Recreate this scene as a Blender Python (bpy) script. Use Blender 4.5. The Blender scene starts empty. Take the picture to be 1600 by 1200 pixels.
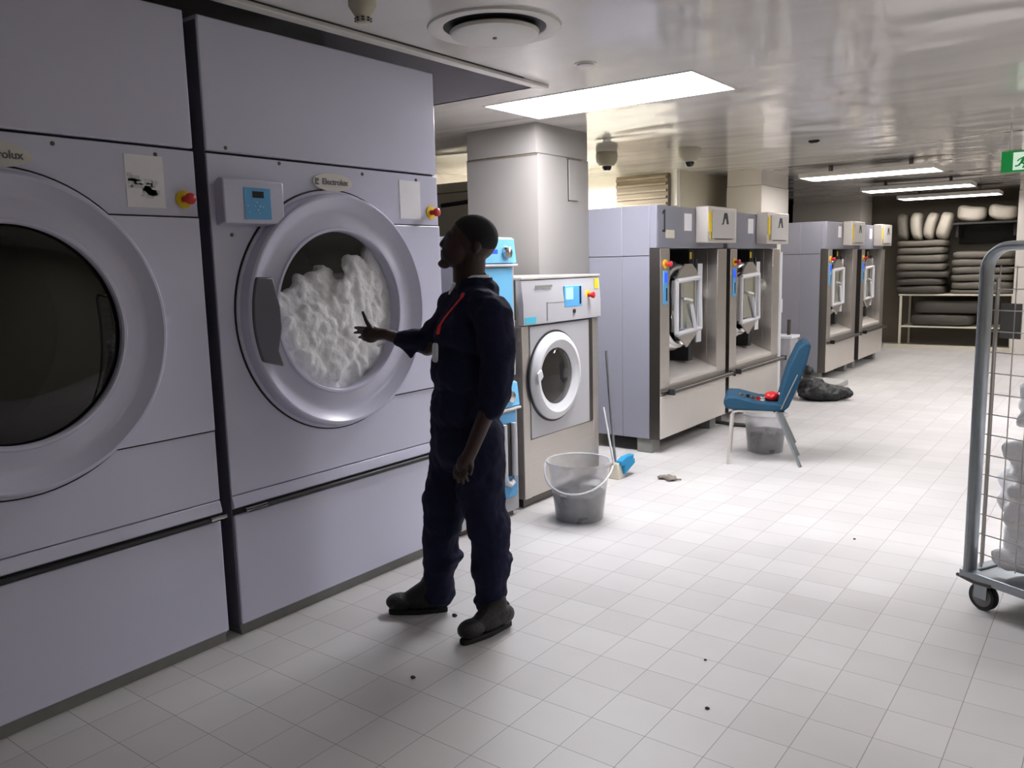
import bpy, bmesh, math, random
from mathutils import Vector, Matrix
random.seed(7)
PI = math.pi
SC = bpy.context.scene
COL = SC.collection

# ------------------------------------------------------------------ camera
FPX, CAM_H = 1286.0, 1.55
yaw, pit, roll = map(math.radians, (36.76, 8.209, -1.396))
Fw = Vector((-math.sin(yaw)*math.cos(pit), math.cos(yaw)*math.cos(pit), -math.sin(pit)))
Rr = Vector((math.cos(yaw), math.sin(yaw), 0)); Uu = Rr.cross(Fw)
R2 = math.cos(roll)*Rr + math.sin(roll)*Uu; U2 = R2.cross(Fw)
CR = Matrix((R2, U2, -Fw)).transposed()
cd = bpy.data.cameras.new('camera'); cam = bpy.data.objects.new('camera', cd); COL.objects.link(cam)
cam.matrix_world = Matrix.Translation((0, 0, CAM_H)) @ CR.to_4x4()
cd.sensor_width = 36; cd.lens = 36*FPX/1600; cd.clip_start = 0.05; cd.clip_end = 60
SC.camera = cam
CO = Vector((0, 0, CAM_H))

def ray(px, py): return CR @ Vector((px-800, -(py-600), -FPX))
def atx(px, py, x): d = ray(px, py); return CO + d*(x/d.x)
def aty(px, py, y): d = ray(px, py); return CO + d*(y/d.y)
def atz(px, py, z): d = ray(px, py); return CO + d*((z-CAM_H)/d.z)

# ------------------------------------------------------------------ materials
def lin(c):
    return tuple((v/255/12.92 if v/255 <= .04045 else ((v/255+.055)/1.055)**2.4) for v in c)
def mat(name, rgb, rough=.5, metal=0., var=.06, vscale=6., bump=0., bscale=20., coat=0., spec=.5, stretch=None, rvar=0.):
    m = bpy.data.materials.new(name); m.use_nodes = True
    nt = m.node_tree; b = nt.nodes['Principled BSDF']; L = nt.links
    c = lin(rgb)
    tc = nt.nodes.new('ShaderNodeTexCoord'); mp = nt.nodes.new('ShaderNodeMapping')
    L.new(tc.outputs['Object'], mp.inputs['Vector'])
    if stretch: mp.inputs['Scale'].default_value = stretch
    n = nt.nodes.new('ShaderNodeTexNoise'); n.inputs['Scale'].default_value = vscale; n.inputs['Detail'].default_value = 4
    L.new(mp.outputs['Vector'], n.inputs['Vector'])
    mx = nt.nodes.new('ShaderNodeMix'); mx.data_type = 'RGBA'
    mx.inputs[6].default_value = (*[v*(1-var) for v in c], 1); mx.inputs[7].default_value = (*[min(1, v*(1+var)) for v in c], 1)
    L.new(n.outputs['Fac'], mx.inputs[0]); L.new(mx.outputs[2], b.inputs['Base Color'])
    b.inputs['Roughness'].default_value = rough; b.inputs['Metallic'].default_value = metal
    b.inputs['Specular IOR Level'].default_value = spec
    if rvar:
        mr = nt.nodes.new('ShaderNodeMapRange'); mr.inputs[3].default_value = max(0.02, rough-rvar); mr.inputs[4].default_value = rough+rvar
        L.new(n.outputs['Fac'], mr.inputs[0]); L.new(mr.outputs[0], b.inputs['Roughness'])
    if coat: b.inputs['Coat Weight'].default_value = coat; b.inputs['Coat Roughness'].default_value = .08
    if bump:
        n2 = nt.nodes.new('ShaderNodeTexNoise'); n2.inputs['Scale'].default_value = bscale; n2.inputs['Detail'].default_value = 3
        L.new(mp.outputs['Vector'], n2.inputs['Vector'])
        bp = nt.nodes.new('ShaderNodeBump'); bp.inputs['Strength'].default_value = bump; bp.inputs['Distance'].default_value = .02
        L.new(n2.outputs['Fac'], bp.inputs['Height']); L.new(bp.outputs['Normal'], b.inputs['Normal'])
    return m
def emit(name, rgb, s):
    m = bpy.data.materials.new(name); m.use_nodes = True; nt = m.node_tree
    b = nt.nodes['Principled BSDF']; b.inputs['Base Color'].default_value = (*lin(rgb), 1)
    n = nt.nodes.new('ShaderNodeTexNoise'); n.inputs['Scale'].default_value = 2
    mr = nt.nodes.new('ShaderNodeMapRange'); mr.inputs[3].default_value = s*.97; mr.inputs[4].default_value = s*1.03
    nt.links.new(n.outputs['Fac'], mr.inputs[0]); nt.links.new(mr.outputs[0], b.inputs['Emission Strength'])
    b.inputs['Emission Color'].default_value = (*lin(rgb), 1)
    return m
def glass(name, tint, gloss=.12, rough=.03, opac=.15):
    m = bpy.data.materials.new(name); m.use_nodes = True; nt = m.node_tree; L = nt.links
    for n in list(nt.nodes): nt.nodes.remove(n)
    out = nt.nodes.new('ShaderNodeOutputMaterial'); tr = nt.nodes.new('ShaderNodeBsdfTransparent'); tr.inputs[0].default_value = (*tint, 1)
    gl = nt.nodes.new('ShaderNodeBsdfGlossy'); gl.inputs['Roughness'].default_value = rough
    lw = nt.nodes.new('ShaderNodeLayerWeight'); lw.inputs['Blend'].default_value = .5
    pw = nt.nodes.new('ShaderNodeMath'); pw.operation = 'POWER'; pw.inputs[1].default_value = 4; L.new(lw.outputs['Facing'], pw.inputs[0])
    fr = nt.nodes.new('ShaderNodeMath'); fr.operation = 'MULTIPLY_ADD'; fr.inputs[1].default_value = .7; fr.inputs[2].default_value = .04; L.new(pw.outputs[0], fr.inputs[0])
    n = nt.nodes.new('ShaderNodeTexNoise'); n.inputs['Scale'].default_value = 3
    mr = nt.nodes.new('ShaderNodeMapRange'); mr.inputs[3].default_value = opac*.6; mr.inputs[4].default_value = opac*1.4
    df = nt.nodes.new('ShaderNodeBsdfDiffuse'); df.inputs[0].default_value = (*tint, 1)
    m1 = nt.nodes.new('ShaderNodeMixShader'); m2 = nt.nodes.new('ShaderNodeMixShader')
    L.new(n.outputs['Fac'], mr.inputs[0]); L.new(mr.outputs[0], m1.inputs[0]); L.new(tr.outputs[0], m1.inputs[1]); L.new(df.outputs[0], m1.inputs[2])
    L.new(fr.outputs[0], m2.inputs[0]); L.new(m1.outputs[0], m2.inputs[1]); L.new(gl.outputs[0], m2.inputs[2]); L.new(m2.outputs[0], out.inputs[0])
    return m

M = {}
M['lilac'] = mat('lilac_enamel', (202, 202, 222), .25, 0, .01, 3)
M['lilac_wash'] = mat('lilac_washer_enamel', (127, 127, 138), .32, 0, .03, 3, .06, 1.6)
M['lilac_door'] = mat('lilac_door_enamel', (200, 200, 220), .25, 0, .02, 3)
M['lilac_dark'] = mat('grey_handle_plastic', (92, 92, 100), .35, 0, .03)
M['gap_shade'] = mat('gap_shade_grey', (92, 90, 101), .5)
M['black'] = mat('black_gap', (12, 12, 14), .6)
M['blackrub'] = mat('black_rubber', (26, 26, 28), .55, bump=.1)
M['chrome'] = mat('chrome', (205, 205, 205), .18, 1., .02)
M['steel'] = mat('brushed_steel', (186, 180, 174), .32, .8, .06, 5, .10, 3, stretch=(1, 1, 12))
M['steel_light'] = mat('pale_steel', (206, 200, 194), .40, .45, .05, 4, .06, 3)
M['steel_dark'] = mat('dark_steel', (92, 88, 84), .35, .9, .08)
M['galv'] = mat('galvanised_steel', (150, 156, 160), .36, .85, .10, 30)
M['white'] = mat('white_enamel', (170, 169, 173), .35, 0, .02)
M['white_plastic'] = mat('white_plastic', (205, 205, 209), .4, 0, .02)
M['paper'] = mat('paper_sticker', (232, 230, 234), .6, 0, .04, 20)
M['badge'] = mat('badge_white', (215, 212, 205), .3)
M['badge_text'] = mat('badge_grey_print', (110, 108, 112), .5)
M['blue'] = mat('blue_panel', (88, 162, 214), .35, 0, .03)
M['blue_light'] = mat('light_blue_panel', (120, 196, 240), .35, 0, .03)
M['blue_deep'] = emit('deep_blue_display', (40, 80, 235), .45)
M['lcd'] = emit('pale_lcd', (150, 205, 240), .45)
M['cyan'] = mat('cyan_sticker', (70, 180, 205), .4)
M['screen_black'] = mat('screen_black', (14, 20, 34), .2)
M['yellow'] = mat('yellow_plastic', (228, 196, 30), .45)
M['red'] = mat('red_plastic', (190, 30, 34), .35)
M['ink'] = mat('black_ink', (20, 20, 24), .6)
M['floor_skirt'] = mat('plinth_grey', (120, 120, 116), .5, 0, .2, 9)
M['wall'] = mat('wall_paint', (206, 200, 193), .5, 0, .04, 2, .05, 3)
M['wall_white'] = mat('white_wall_paint', (236, 234, 226), .5, 0, .03, 2)
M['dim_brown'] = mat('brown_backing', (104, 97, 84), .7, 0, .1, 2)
M['box_face'] = mat('box_face', (184, 180, 178), .5, 0, .03)
M['wall_beige'] = mat('wall_beige', (165, 160, 140), .6, 0, .06, 2)
M['wall_olive'] = mat('partition_olive', (206, 199, 180), .6, 0, .04, 2)
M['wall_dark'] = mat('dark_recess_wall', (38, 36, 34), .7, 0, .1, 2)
M['recess'] = mat('recess_grey', (180, 175, 172), .6, 0, .04)
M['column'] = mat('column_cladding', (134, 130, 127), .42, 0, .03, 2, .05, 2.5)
M['trimw'] = mat('ceiling_trim_white', (200, 196, 190), .45, 0, .06, 9)
M['teal'] = mat('teal_fabric', (8, 64, 90), .75, 0, .10, 60, .25, 150)
M['navy'] = mat('navy_cotton', (24, 26, 52), .85, 0, .2, 40, .3, 220, spec=.25)
M['skin'] = mat('dark_brown_skin', (52, 32, 25), .5, 0, .08, 30)
M['hair'] = mat('cropped_black_hair', (14, 12, 12), .8, 0, .3, 200, .5, 400)
M['boot'] = mat('dark_boot_leather', (19, 18, 15), .5, 0, .15, 60, .3, 120)
M['sole'] = mat('boot_sole', (20, 20, 18), .7)
M['lanyard'] = mat('red_lanyard', (214, 40, 44), .6)
M['shirt'] = mat('white_shirt', (220, 220, 225), .7)
M['linen'] = mat('white_linen', (247, 247, 249), .85, 0, .02, 8, .4, 30)
M['bag'] = mat('black_plastic_bag', (7, 7, 8), .5, 0, .2, 20, .5, 25)
M['pillow'] = mat('taupe_pillow', (168, 160, 148), .6, 0, .06, 8, .2, 25)
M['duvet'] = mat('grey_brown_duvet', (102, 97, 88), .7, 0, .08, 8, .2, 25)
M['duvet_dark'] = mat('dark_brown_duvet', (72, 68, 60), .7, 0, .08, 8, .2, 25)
M['cream'] = mat('cream_plastic', (206, 200, 182), .45)
M['ivory'] = mat('ivory_detector', (186, 180, 160), .45)
M['broomblue'] = mat('blue_bristle', (24, 140, 190), .6, 0, .12, 60)
M['rag'] = mat('grey_rag', (130, 122, 114), .9, 0, .3, 40, .5, 80)
M['dirt'] = mat('dark_debris', (60, 56, 52), .9)
M['concrete'] = mat('concrete_block', (160, 158, 156), .8, 0, .1, 12, .2, 60)
M['green'] = emit('exit_green', (0, 120, 52), .35)
M['exit_white'] = emit('exit_white', (200, 225, 205), .45)
M['brown'] = mat('brown_frame', (104, 92, 76), .6)
M['slurry'] = mat('grey_wash_water', (44, 42, 40), .4)
M['panel_light'] = emit('ceiling_light_diffuser', (250, 250, 255), 31.)
M['fill_light_dim'] = emit('dim_fill_light_diffuser', (250, 250, 255), 10.)
M['panel_light_deep'] = emit('trough_light_diffuser', (250, 250, 255), 26.)
M['tube_light'] = emit('batten_diffuser', (255, 250, 246), 9.)
M['hidden_tube'] = emit('wall_batten_diffuser', (255, 253, 246), 280.)
M['g_door'] = glass('door_glass', (.985, .985, .99), opac=.02)
M['g_dark'] = glass('dark_door_glass', (.05, .055, .06), opac=.05)
M['g_smoke'] = glass('smoked_porthole', (.35, .34, .33), opac=.05)
M['bucket_top'] = glass('clear_bucket_plastic', (.84, .84, .86), rough=.4, opac=.24)

def floor_mat():
    m = bpy.data.materials.new('floor_tiles'); m.use_nodes = True; nt = m.node_tree; L = nt.links; b = nt.nodes['Principled BSDF']
    tc = nt.nodes.new('ShaderNodeTexCoord'); mp = nt.nodes.new('ShaderNodeMapping')
    mp.inputs['Location'].default_value = (.773+.204*40, -2.062+.204*20, 0)
    L.new(tc.outputs['Object'], mp.inputs['Vector'])
    br = nt.nodes.new('ShaderNodeTexBrick'); br.offset = 0; br.squash = 1
    br.inputs['Scale'].default_value = 1; br.inputs['Brick Width'].default_value = .204; br.inputs['Row Height'].default_value = .204
    br.inputs['Mortar Size'].default_value = .0016; br.inputs['Mortar Smooth'].default_value = .35; br.inputs['Bias'].default_value = 0
    br.inputs['Color1'].default_value = (*lin((192, 188, 186)), 1); br.inputs['Color2'].default_value = (*lin((200, 197, 195)), 1)
    br.inputs['Mortar'].default_value = (*lin((138, 132, 128)), 1)
    L.new(mp.outputs['Vector'], br.inputs['Vector'])
    n = nt.nodes.new('ShaderNodeTexNoise'); n.inputs['Scale'].default_value = 1.4; n.inputs['Detail'].default_value = 6
    L.new(tc.outputs['Object'], n.inputs['Vector'])
    mr = nt.nodes.new('ShaderNodeMapRange'); mr.inputs[1].default_value = .3; mr.inputs[2].default_value = .7; mr.inputs[3].default_value = .90; mr.inputs[4].default_value = 1.03
    L.new(n.outputs['Fac'], mr.inputs[0])
    mx = nt.nodes.new('ShaderNodeMix'); mx.data_type = 'RGBA'; mx.blend_type = 'MULTIPLY'; mx.inputs[0].default_value = 1
    L.new(br.outputs['Color'], mx.inputs[6]); L.new(mr.outputs[0], mx.inputs[7]); L.new(mx.outputs[2], b.inputs['Base Color'])
    b.inputs['Roughness'].default_value = .42; b.inputs['Specular IOR Level'].default_value = .4
    bp = nt.nodes.new('ShaderNodeBump'); bp.inputs['Strength'].default_value = .25; bp.inputs['Distance'].default_value = .003; bp.invert = True
    L.new(br.outputs['Fac'], bp.inputs['Height']); L.new(bp.outputs['Normal'], b.inputs['Normal'])
    return m
def ceil_mat():
    m = bpy.data.materials.new('glossy_ceiling'); m.use_nodes = True; nt = m.node_tree; L = nt.links; b = nt.nodes['Principled BSDF']
    tc = nt.nodes.new('ShaderNodeTexCoord'); mp = nt.nodes.new('ShaderNodeMapping')
    mp.inputs['Location'].default_value = (0, -2.76+.77*20, 0); L.new(tc.outputs['Object'], mp.inputs['Vector'])
    br = nt.nodes.new('ShaderNodeTexBrick'); br.offset = 0
    br.inputs['Scale'].default_value = 1; br.inputs['Brick Width'].default_value = 60; br.inputs['Row Height'].default_value = .77
    br.inputs['Mortar Size'].default_value = .0016; br.inputs['Mortar Smooth'].default_value = .3
    c = (*lin((205, 201, 196)), 1)
    br.inputs['Color1'].default_value = c; br.inputs['Color2'].default_value = c; br.inputs['Mortar'].default_value = (*lin((190, 186, 182)), 1)
    L.new(mp.outputs['Vector'], br.inputs['Vector']); L.new(br.outputs['Color'], b.inputs['Base Color'])
    b.inputs['Roughness'].default_value = .10; b.inputs['Specular IOR Level'].default_value = .75
    n = nt.nodes.new('ShaderNodeTexNoise'); n.inputs['Scale'].default_value = 1.3; n.inputs['Detail'].default_value = 0; n.inputs['Distortion'].default_value = .8
    mp2 = nt.nodes.new('ShaderNodeMapping'); mp2.inputs['Scale'].default_value = (.8, 1.7, 1); L.new(tc.outputs['Object'], mp2.inputs['Vector'])
    L.new(mp2.outputs['Vector'], n.inputs['Vector'])
    bp = nt.nodes.new('ShaderNodeBump'); bp.inputs['Strength'].default_value = .35; bp.inputs['Distance'].default_value = .04
    L.new(n.outputs['Fac'], bp.inputs['Height']); L.new(bp.outputs['Normal'], b.inputs['Normal'])
    return m
M['floor'] = floor_mat(); M['ceil'] = ceil_mat()

# ------------------------------------------------------------------ mesh builder
class MB:
    def __init__(s): s.v = []; s.f = []
    def add(s, vs, fs):
        o = len(s.v); s.v += [Vector(v) for v in vs]; s.f += [tuple(i+o for i in f) for f in fs]; return s
    def box(s, x0, x1, y0, y1, z0, z1):
        return s.add([(x0,y0,z0),(x1,y0,z0),(x1,y1,z0),(x0,y1,z0),(x0,y0,z1),(x1,y0,z1),(x1,y1,z1),(x0,y1,z1)],
                     [(0,3,2,1),(4,5,6,7),(0,1,5,4),(1,2,6,5),(2,3,7,6),(3,0,4,7)])
    def prism(s, pts, x0, x1):            # polygon in (y,z), extruded along x; counter-clockwise seen from +x
        n = len(pts); v = [(x0, y, z) for y, z in pts]+[(x1, y, z) for y, z in pts]
        return s.add(v, [tuple(range(n-1, -1, -1)), tuple(range(n, 2*n))]+[(i, (i+1) % n, (i+1) % n+n, i+n) for i in range(n)])
    def prism_y(s, pts, y0, y1):          # polygon in (x,z), extruded along y
        n = len(pts); v = [(x, y0, z) for x, z in pts]+[(x, y1, z) for x, z in pts]
        return s.add(v, [tuple(range(n)), tuple(range(2*n-1, n-1, -1))]+[(i+n, (i+1) % n+n, (i+1) % n, i) for i in range(n)])
    def lathe(s, prof, c, ax='x', seg=64, closed=False):   # prof: (along axis, radius)
        m = len(prof); vs = []
        for k in range(seg):
            a = 2*PI*k/seg; ca, sa = math.cos(a), math.sin(a)
            for (t, r) in prof:
                if ax == 'x': p = (c[0]+t, c[1]+r*ca, c[2]+r*sa)
                elif ax == 'z': p = (c[0]+r*ca, c[1]+r*sa, c[2]+t)
                else: p = (c[0]+r*sa, c[1]+t, c[2]+r*ca)
                vs.append(p)
        fs = []
        for k in range(seg):
            k2 = (k+1) % seg
            for i in range(m-1 if not closed else m):
                j = (i+1) % m; fs.append((k*m+i, k2*m+i, k2*m+j, k*m+j))
        return s.add(vs, fs)
    def disc(s, c, r, ax='x', seg=48, th=.002):
        return s.lathe([(-th, 0.0001), (-th, r), (0, r), (0, 0.0001)], c, ax, seg)
    def tube(s, pts, r, seg=10, r2=None, flat=1.0, ref=(0, 0, 1)):
        pts = [Vector(p) for p in pts]; n = len(pts); vs = []; up = Vector(ref)
        for i, p in enumerate(pts):
            t = (pts[min(i+1, n-1)]-pts[max(i-1, 0)]).normalized()
            a = t.cross(up)
            if a.length < .15: a = t.cross(Vector((0, 1, 0)))
            a.normalize(); b = a.cross(t).normalized()
            rr = r if r2 is None else r+(r2-r)*i/(n-1)
            if isinstance(r, (list, tuple)): rr = r[i]
            for k in range(seg):
                g = 2*PI*k/seg; vs.append(p+a*math.cos(g)*rr+b*math.sin(g)*rr*flat)
        fs = [(i*seg+k, i*seg+(k+1) % seg, (i+1)*seg+(k+1) % seg, (i+1)*seg+k) for i in range(n-1) for k in range(seg)]
        fs += [tuple(range(seg-1, -1, -1)), tuple((n-1)*seg+k for k in range(seg))]
        return s.add(vs, fs)
    def ell(s, c, r, rot=None, nu=20, nv=12, e=1.0):
        c = Vector(c); vs = []; sg = lambda w: math.copysign(abs(w)**e, w)
        for j in range(1, nv):
            ph = -PI/2+PI*j/nv
            for i in range(nu):
                th = 2*PI*i/nu
                p = Vector((r[0]*sg(math.cos(ph))*sg(math.cos(th)), r[1]*sg(math.cos(ph))*sg(math.sin(th)), r[2]*sg(math.sin(ph))))
                if rot: p = rot @ p
                vs.append(c+p)
        bot = Vector((0, 0, -r[2])); top = Vector((0, 0, r[2]))
        if rot: bot = rot @ bot; top = rot @ top
        vs += [c+bot, c+top]; B = len(vs)-2; T = B+1; fs = []
        for j in range(nv-2):
            for i in range(nu): fs.append((j*nu+i, j*nu+(i+1) % nu, (j+1)*nu+(i+1) % nu, (j+1)*nu+i))
        for i in range(nu):
            fs.append((B, (i+1) % nu, i)); fs.append((T, (nv-2)*nu+i, (nv-2)*nu+(i+1) % nu))
        return s.add(vs, fs)
    def cone(s, p0, p1, r0, r1, seg=16):      # rounded capsule with taper
        p0, p1 = Vector(p0), Vector(p1)
        s.tube([p0, p1], r0, seg, r1); s.ell(p0, (r0,)*3, None, 16, 10); s.ell(p1, (r1,)*3, None, 16, 10); return s
    def plate_hole(s, y0, y1, z0, z1, cy, cz, r, x0, x1, seg=64):
        an = sorted([2*PI*k/seg for k in range(seg)]+[math.atan2(z-cz, y-cy) % (2*PI) for y in (y0, y1) for z in (z0, z1)])
        n = len(an); vs = []
        for a in an:
            ca, sa = math.cos(a), math.sin(a)
            t = min(((y1-cy)/ca if ca > 1e-9 else (y0-cy)/ca if ca < -1e-9 else 1e9), ((z1-cz)/sa if sa > 1e-9 else (z0-cz)/sa if sa < -1e-9 else 1e9))
            o = (cy+ca*t, cz+sa*t); i = (cy+ca*r, cz+sa*r)
            vs += [(x1, *o), (x1, *i), (x0, *i), (x0, *o)]
        fs = []
        for k in range(n):
            q = (k+1) % n
            for j in range(4): fs.append((4*k+j, 4*k+(j+1) % 4, 4*q+(j+1) % 4, 4*q+j))
        return s.add(vs, fs)
    def mesh(s, name):
        me = bpy.data.meshes.new(name); me.from_pydata([tuple(v) for v in s.v], [], s.f); me.update()
        bm = bmesh.new(); bm.from_mesh(me); bmesh.ops.recalc_face_normals(bm, faces=bm.faces); bm.to_mesh(me); bm.free()
        return me
    def build(s, name, m, parent=None, bevel=0, smooth=True, ang=35, label=None):
        me = s.mesh(name); me.materials.append(m)
        return link(name, me, parent, bevel, smooth, ang, label)
def link(name, me, parent=None, bevel=0, smooth=True, ang=35, label=None):
    if smooth:
        me.polygons.foreach_set('use_smooth', [True]*len(me.polygons)); me.set_sharp_from_angle(angle=math.radians(ang))
    o = bpy.data.objects.new(name, me); COL.objects.link(o)
    if parent: o.parent = parent
    if bevel:
        b = o.modifiers.new('bevel', 'BEVEL'); b.width = bevel; b.segments = 2; b.limit_method = 'ANGLE'; b.angle_limit = math.radians(40)
        b.harden_normals = False
    if label: o['label'] = label
    return o
def tag(o, label, cat, group=None, kind=None):
    o['label'] = label; o['category'] = cat
    if group: o['group'] = group
    if kind: o['kind'] = kind
    return o
def thing(name, label, cat, loc=(0, 0, 0), rz=0, group=None):
    o = bpy.data.objects.new(name, None); COL.objects.link(o); o.location = loc; o.rotation_euler = (0, 0, rz); o.empty_display_size = .05
    return tag(o, label, cat, group)
def struct(o, label=None):
    o['kind'] = 'structure'
    if label: o['label'] = label
    return o
def copy_tree(o, parent=None):
    c = o.copy(); COL.objects.link(c); c.parent = parent
    for ch in list(o.children): copy_tree(ch, c)
    return c
def text(name, body, size, x, y, z, m, parent, th=.0008, bold=0, tilt=0, sx=1):
    cu = bpy.data.curves.new(name, 'FONT'); cu.body = body; cu.size = size; cu.extrude = th; cu.offset = bold; cu.align_x = 'CENTER'; cu.align_y = 'CENTER'
    t = bpy.data.objects.new(name, cu); COL.objects.link(t); dg = bpy.context.evaluated_depsgraph_get(); dg.update()
    me = bpy.data.meshes.new_from_object(t.evaluated_get(dg)); bpy.data.objects.remove(t)
    R = Matrix(((0, 0, 1), (sx, 0, 0), (0, 1, 0)))       # text x -> +y, text y -> +z, faces +x
    me.transform(Matrix.Translation((x, y, z)) @ R.to_4x4() @ Matrix.Rotation(tilt, 4, 'Z')); me.materials.clear(); me.materials.append(m)
    return link(name, me, parent, smooth=False)
TEX = {}
def clouds(name, size, depth=2, kind='CLOUDS'):
    if name not in TEX:
        t = bpy.data.textures.new(name, kind); t.noise_scale = size
        if kind == 'CLOUDS': t.noise_depth = depth
        TEX[name] = t
    return TEX[name]
def remesh(mb, name, m, voxel, parent=None, smooth=3, disp=(), decim=0):
    me = mb.mesh(name); o = bpy.data.objects.new(name, me); COL.objects.link(o)
    r = o.modifiers.new('r', 'REMESH'); r.mode = 'VOXEL'; r.voxel_size = voxel
    if smooth: sm = o.modifiers.new('s', 'SMOOTH'); sm.iterations = smooth; sm.factor = .5
    for (tx, st) in disp:
        d = o.modifiers.new('d', 'DISPLACE'); d.texture = tx; d.strength = st; d.mid_level = .5; d.texture_coords = 'LOCAL'
    if disp: sm = o.modifiers.new('s2', 'SMOOTH'); sm.iterations = 1; sm.factor = .4
    dg = bpy.context.evaluated_depsgraph_get(); dg.update()
    m2 = bpy.data.meshes.new_from_object(o.evaluated_get(dg)); bpy.data.objects.remove(o)
    m2.name = name; m2.materials.clear(); m2.materials.append(m)
    m2.polygons.foreach_set('use_smooth', [True]*len(m2.polygons))
    q = bpy.data.objects.new(name, m2); COL.objects.link(q)
    if parent: q.parent = parent
    return q

# ------------------------------------------------------------------ the room
XL, XR, YB, YF, ZC = -6.3, 3.2, -3.0, 17.0, 2.6
struct(MB().box(XL, XR, YB, YF, -.05, 0).build('floor', M['floor']), 'pale square-tiled floor')
OX, OY = -2.88, 4.20                               # edge of the open ceiling bay above the dryers
PX0, PX1, PY0, PY1 = -3.50, -2.03, 4.46, 5.09      # main light opening
EX = [(PX0, PX1, PY0, PY1), (.45, 1.92, 4.46, 5.09), (-.62, .85, 8.5, 9.13), (.45, 1.92, 12.6, 13.23), (1.5, 2.97, .9, 1.53)]
def ceiling():
    xs = sorted({XL, XR, OX, -4.75, *[e[0] for e in EX], *[e[1] for e in EX]}); ys = sorted({YB, YF, OY, *[e[2] for e in EX], *[e[3] for e in EX]})
    mb = MB()
    for i in range(len(xs)-1):
        for j in range(len(ys)-1):
            cx, cy = (xs[i]+xs[i+1])/2, (ys[j]+ys[j+1])/2
            if cx < OX and cx > -4.75 and cy < OY: continue
            if any(e[0] < cx < e[1] and e[2] < cy < e[3] for e in EX): continue
            mb.add([(xs[i], ys[j], ZC), (xs[i+1], ys[j], ZC), (xs[i+1], ys[j+1], ZC), (xs[i], ys[j+1], ZC)], [(0, 3, 2, 1)])
    me = bpy.data.meshes.new('ceiling'); me.from_pydata([tuple(v) for v in mb.v], [], mb.f)
    bm = bmesh.new(); bm.from_mesh(me); bmesh.ops.remove_doubles(bm, verts=bm.verts, dist=1e-5)
    bmesh.ops.recalc_face_normals(bm, faces=bm.faces); bm.to_mesh(me); bm.free(); me.materials.append(M['ceil'])
    struct(link('ceiling', me, smooth=False), 'glossy white panelled ceiling')
ceiling()
struct(MB().box(XL-.1, XL, YB, YF, 0, ZC+.8).build('wall_left', M['wall']), 'white wall behind the machines')
struct(MB().box(XR, XR+.1, YB, YF, 0, ZC+.8).build('wall_right', M['wall_beige']))
struct(MB().box(XL, XR, YB-.1, YB, 0, ZC+.8).build('wall_back', M['wall_dark']))
struct(MB().box(XL, XR, YF, YF+.1, 0, ZC+.8).build('wall_front', M['wall_olive']), 'grey-brown end wall behind the shelves')
struct(MB().box(XL, XR, YB, YF, ZC+.78, ZC+.85).build('ceiling_void', M['wall_dark']), 'dark slab above the hung ceiling')
# bay walls
struct(MB().box(-4.75, OX, OY, OY+.02, ZC, ZC+.78).build('wall_bay_end', M['recess']), 'grey end face of the open ceiling bay')
struct(MB().box(OX, OX+.02, YB, OY+.02, ZC, ZC+.78).build('wall_bay_side', M['recess']))
struct(MB().box(OX-.004, OX+.055, YB, OY+.02, ZC-.022, ZC-.001).build('trim_1', M['trimw'], bevel=.004), 'worn white edge strip of the ceiling bay')
struct(MB().box(OX+.058, OX+.066, YB, OY-.25, ZC-.005, ZC-.001).build('trim_2', M['black']), 'dark crack along the ceiling edge strip')
# columns
def column(name, x0, x1, y0, y1, lab, crack=2.375, m='wall'):
    mb = MB().box(x0, x1, y0, y1, 0, crack).box(x0+.004, x1-.006, y0+.006, y1-.004, crack+.006, ZC)
    mb.box(x0+.03, x1-.03, y0+.03, y1-.03, crack-.01, crack+.02)
    return struct(mb.build(name, M[m]), lab)
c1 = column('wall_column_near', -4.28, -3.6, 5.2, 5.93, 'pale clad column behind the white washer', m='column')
MB().box(-.02, .016, -.10, .03, -.15, .16).build('access_plate', M['column'], None).name = 'access_plate'
ap = bpy.data.objects['access_plate']; ap.location = (-3.6, 5.72, 2.2); struct(ap); ap.name = 'trim_3'; ap['label'] = 'loose square cover plate on the near column'
struct(MB().box(-3.6, -3.592, 5.62, 5.626, 2.04, 2.37).build('trim_4', M['black']), 'dark gap beside the cover plate')
struct(MB().box(-3.72, -3.594, 5.60, 5.82, 2.365, 2.375).build('trim_5', M['brown']), 'dark crack on top of the cover plate')
struct(MB().box(-4.27, -3.594, 5.194, 5.2, 2.366, 2.374).build('trim_6', M['brown']), 'dark crack near the top of the column')
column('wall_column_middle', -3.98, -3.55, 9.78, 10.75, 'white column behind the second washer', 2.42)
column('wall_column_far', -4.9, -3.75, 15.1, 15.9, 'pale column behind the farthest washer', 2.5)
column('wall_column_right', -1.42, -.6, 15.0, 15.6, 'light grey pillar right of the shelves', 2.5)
struct(MB().box(-5.1, -4.25, 9.06, 10.9, 0, ZC).build('wall_partition', M['wall_olive']), 'olive-grey partition behind the second washer')
struct(MB().box(XL, -4.25, 8.96, 9.055, 0, ZC).build('wall_lit', M['wall_white']), 'brightly lit white wall behind the washer marked 1')
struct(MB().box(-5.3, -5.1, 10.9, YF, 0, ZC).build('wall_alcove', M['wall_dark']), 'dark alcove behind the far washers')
struct(MB().box(XL, -4.3, 6.9, 7.0, 0, 2.44).build('wall_screen', M['wall_beige']), 'beige partition between the dryer and the column')
struct(MB().box(-5.33, -5.27, 6.82, 6.9, 0, 2.3).build('trim_7', M['brown'], bevel=.005), 'brown door post beside the near column')
struct(MB().box(XL, -4.3, 6.895, 6.9, 2.33, 2.345).build('trim_8', M['brown']), 'dark line along the top of the beige partition')

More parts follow.
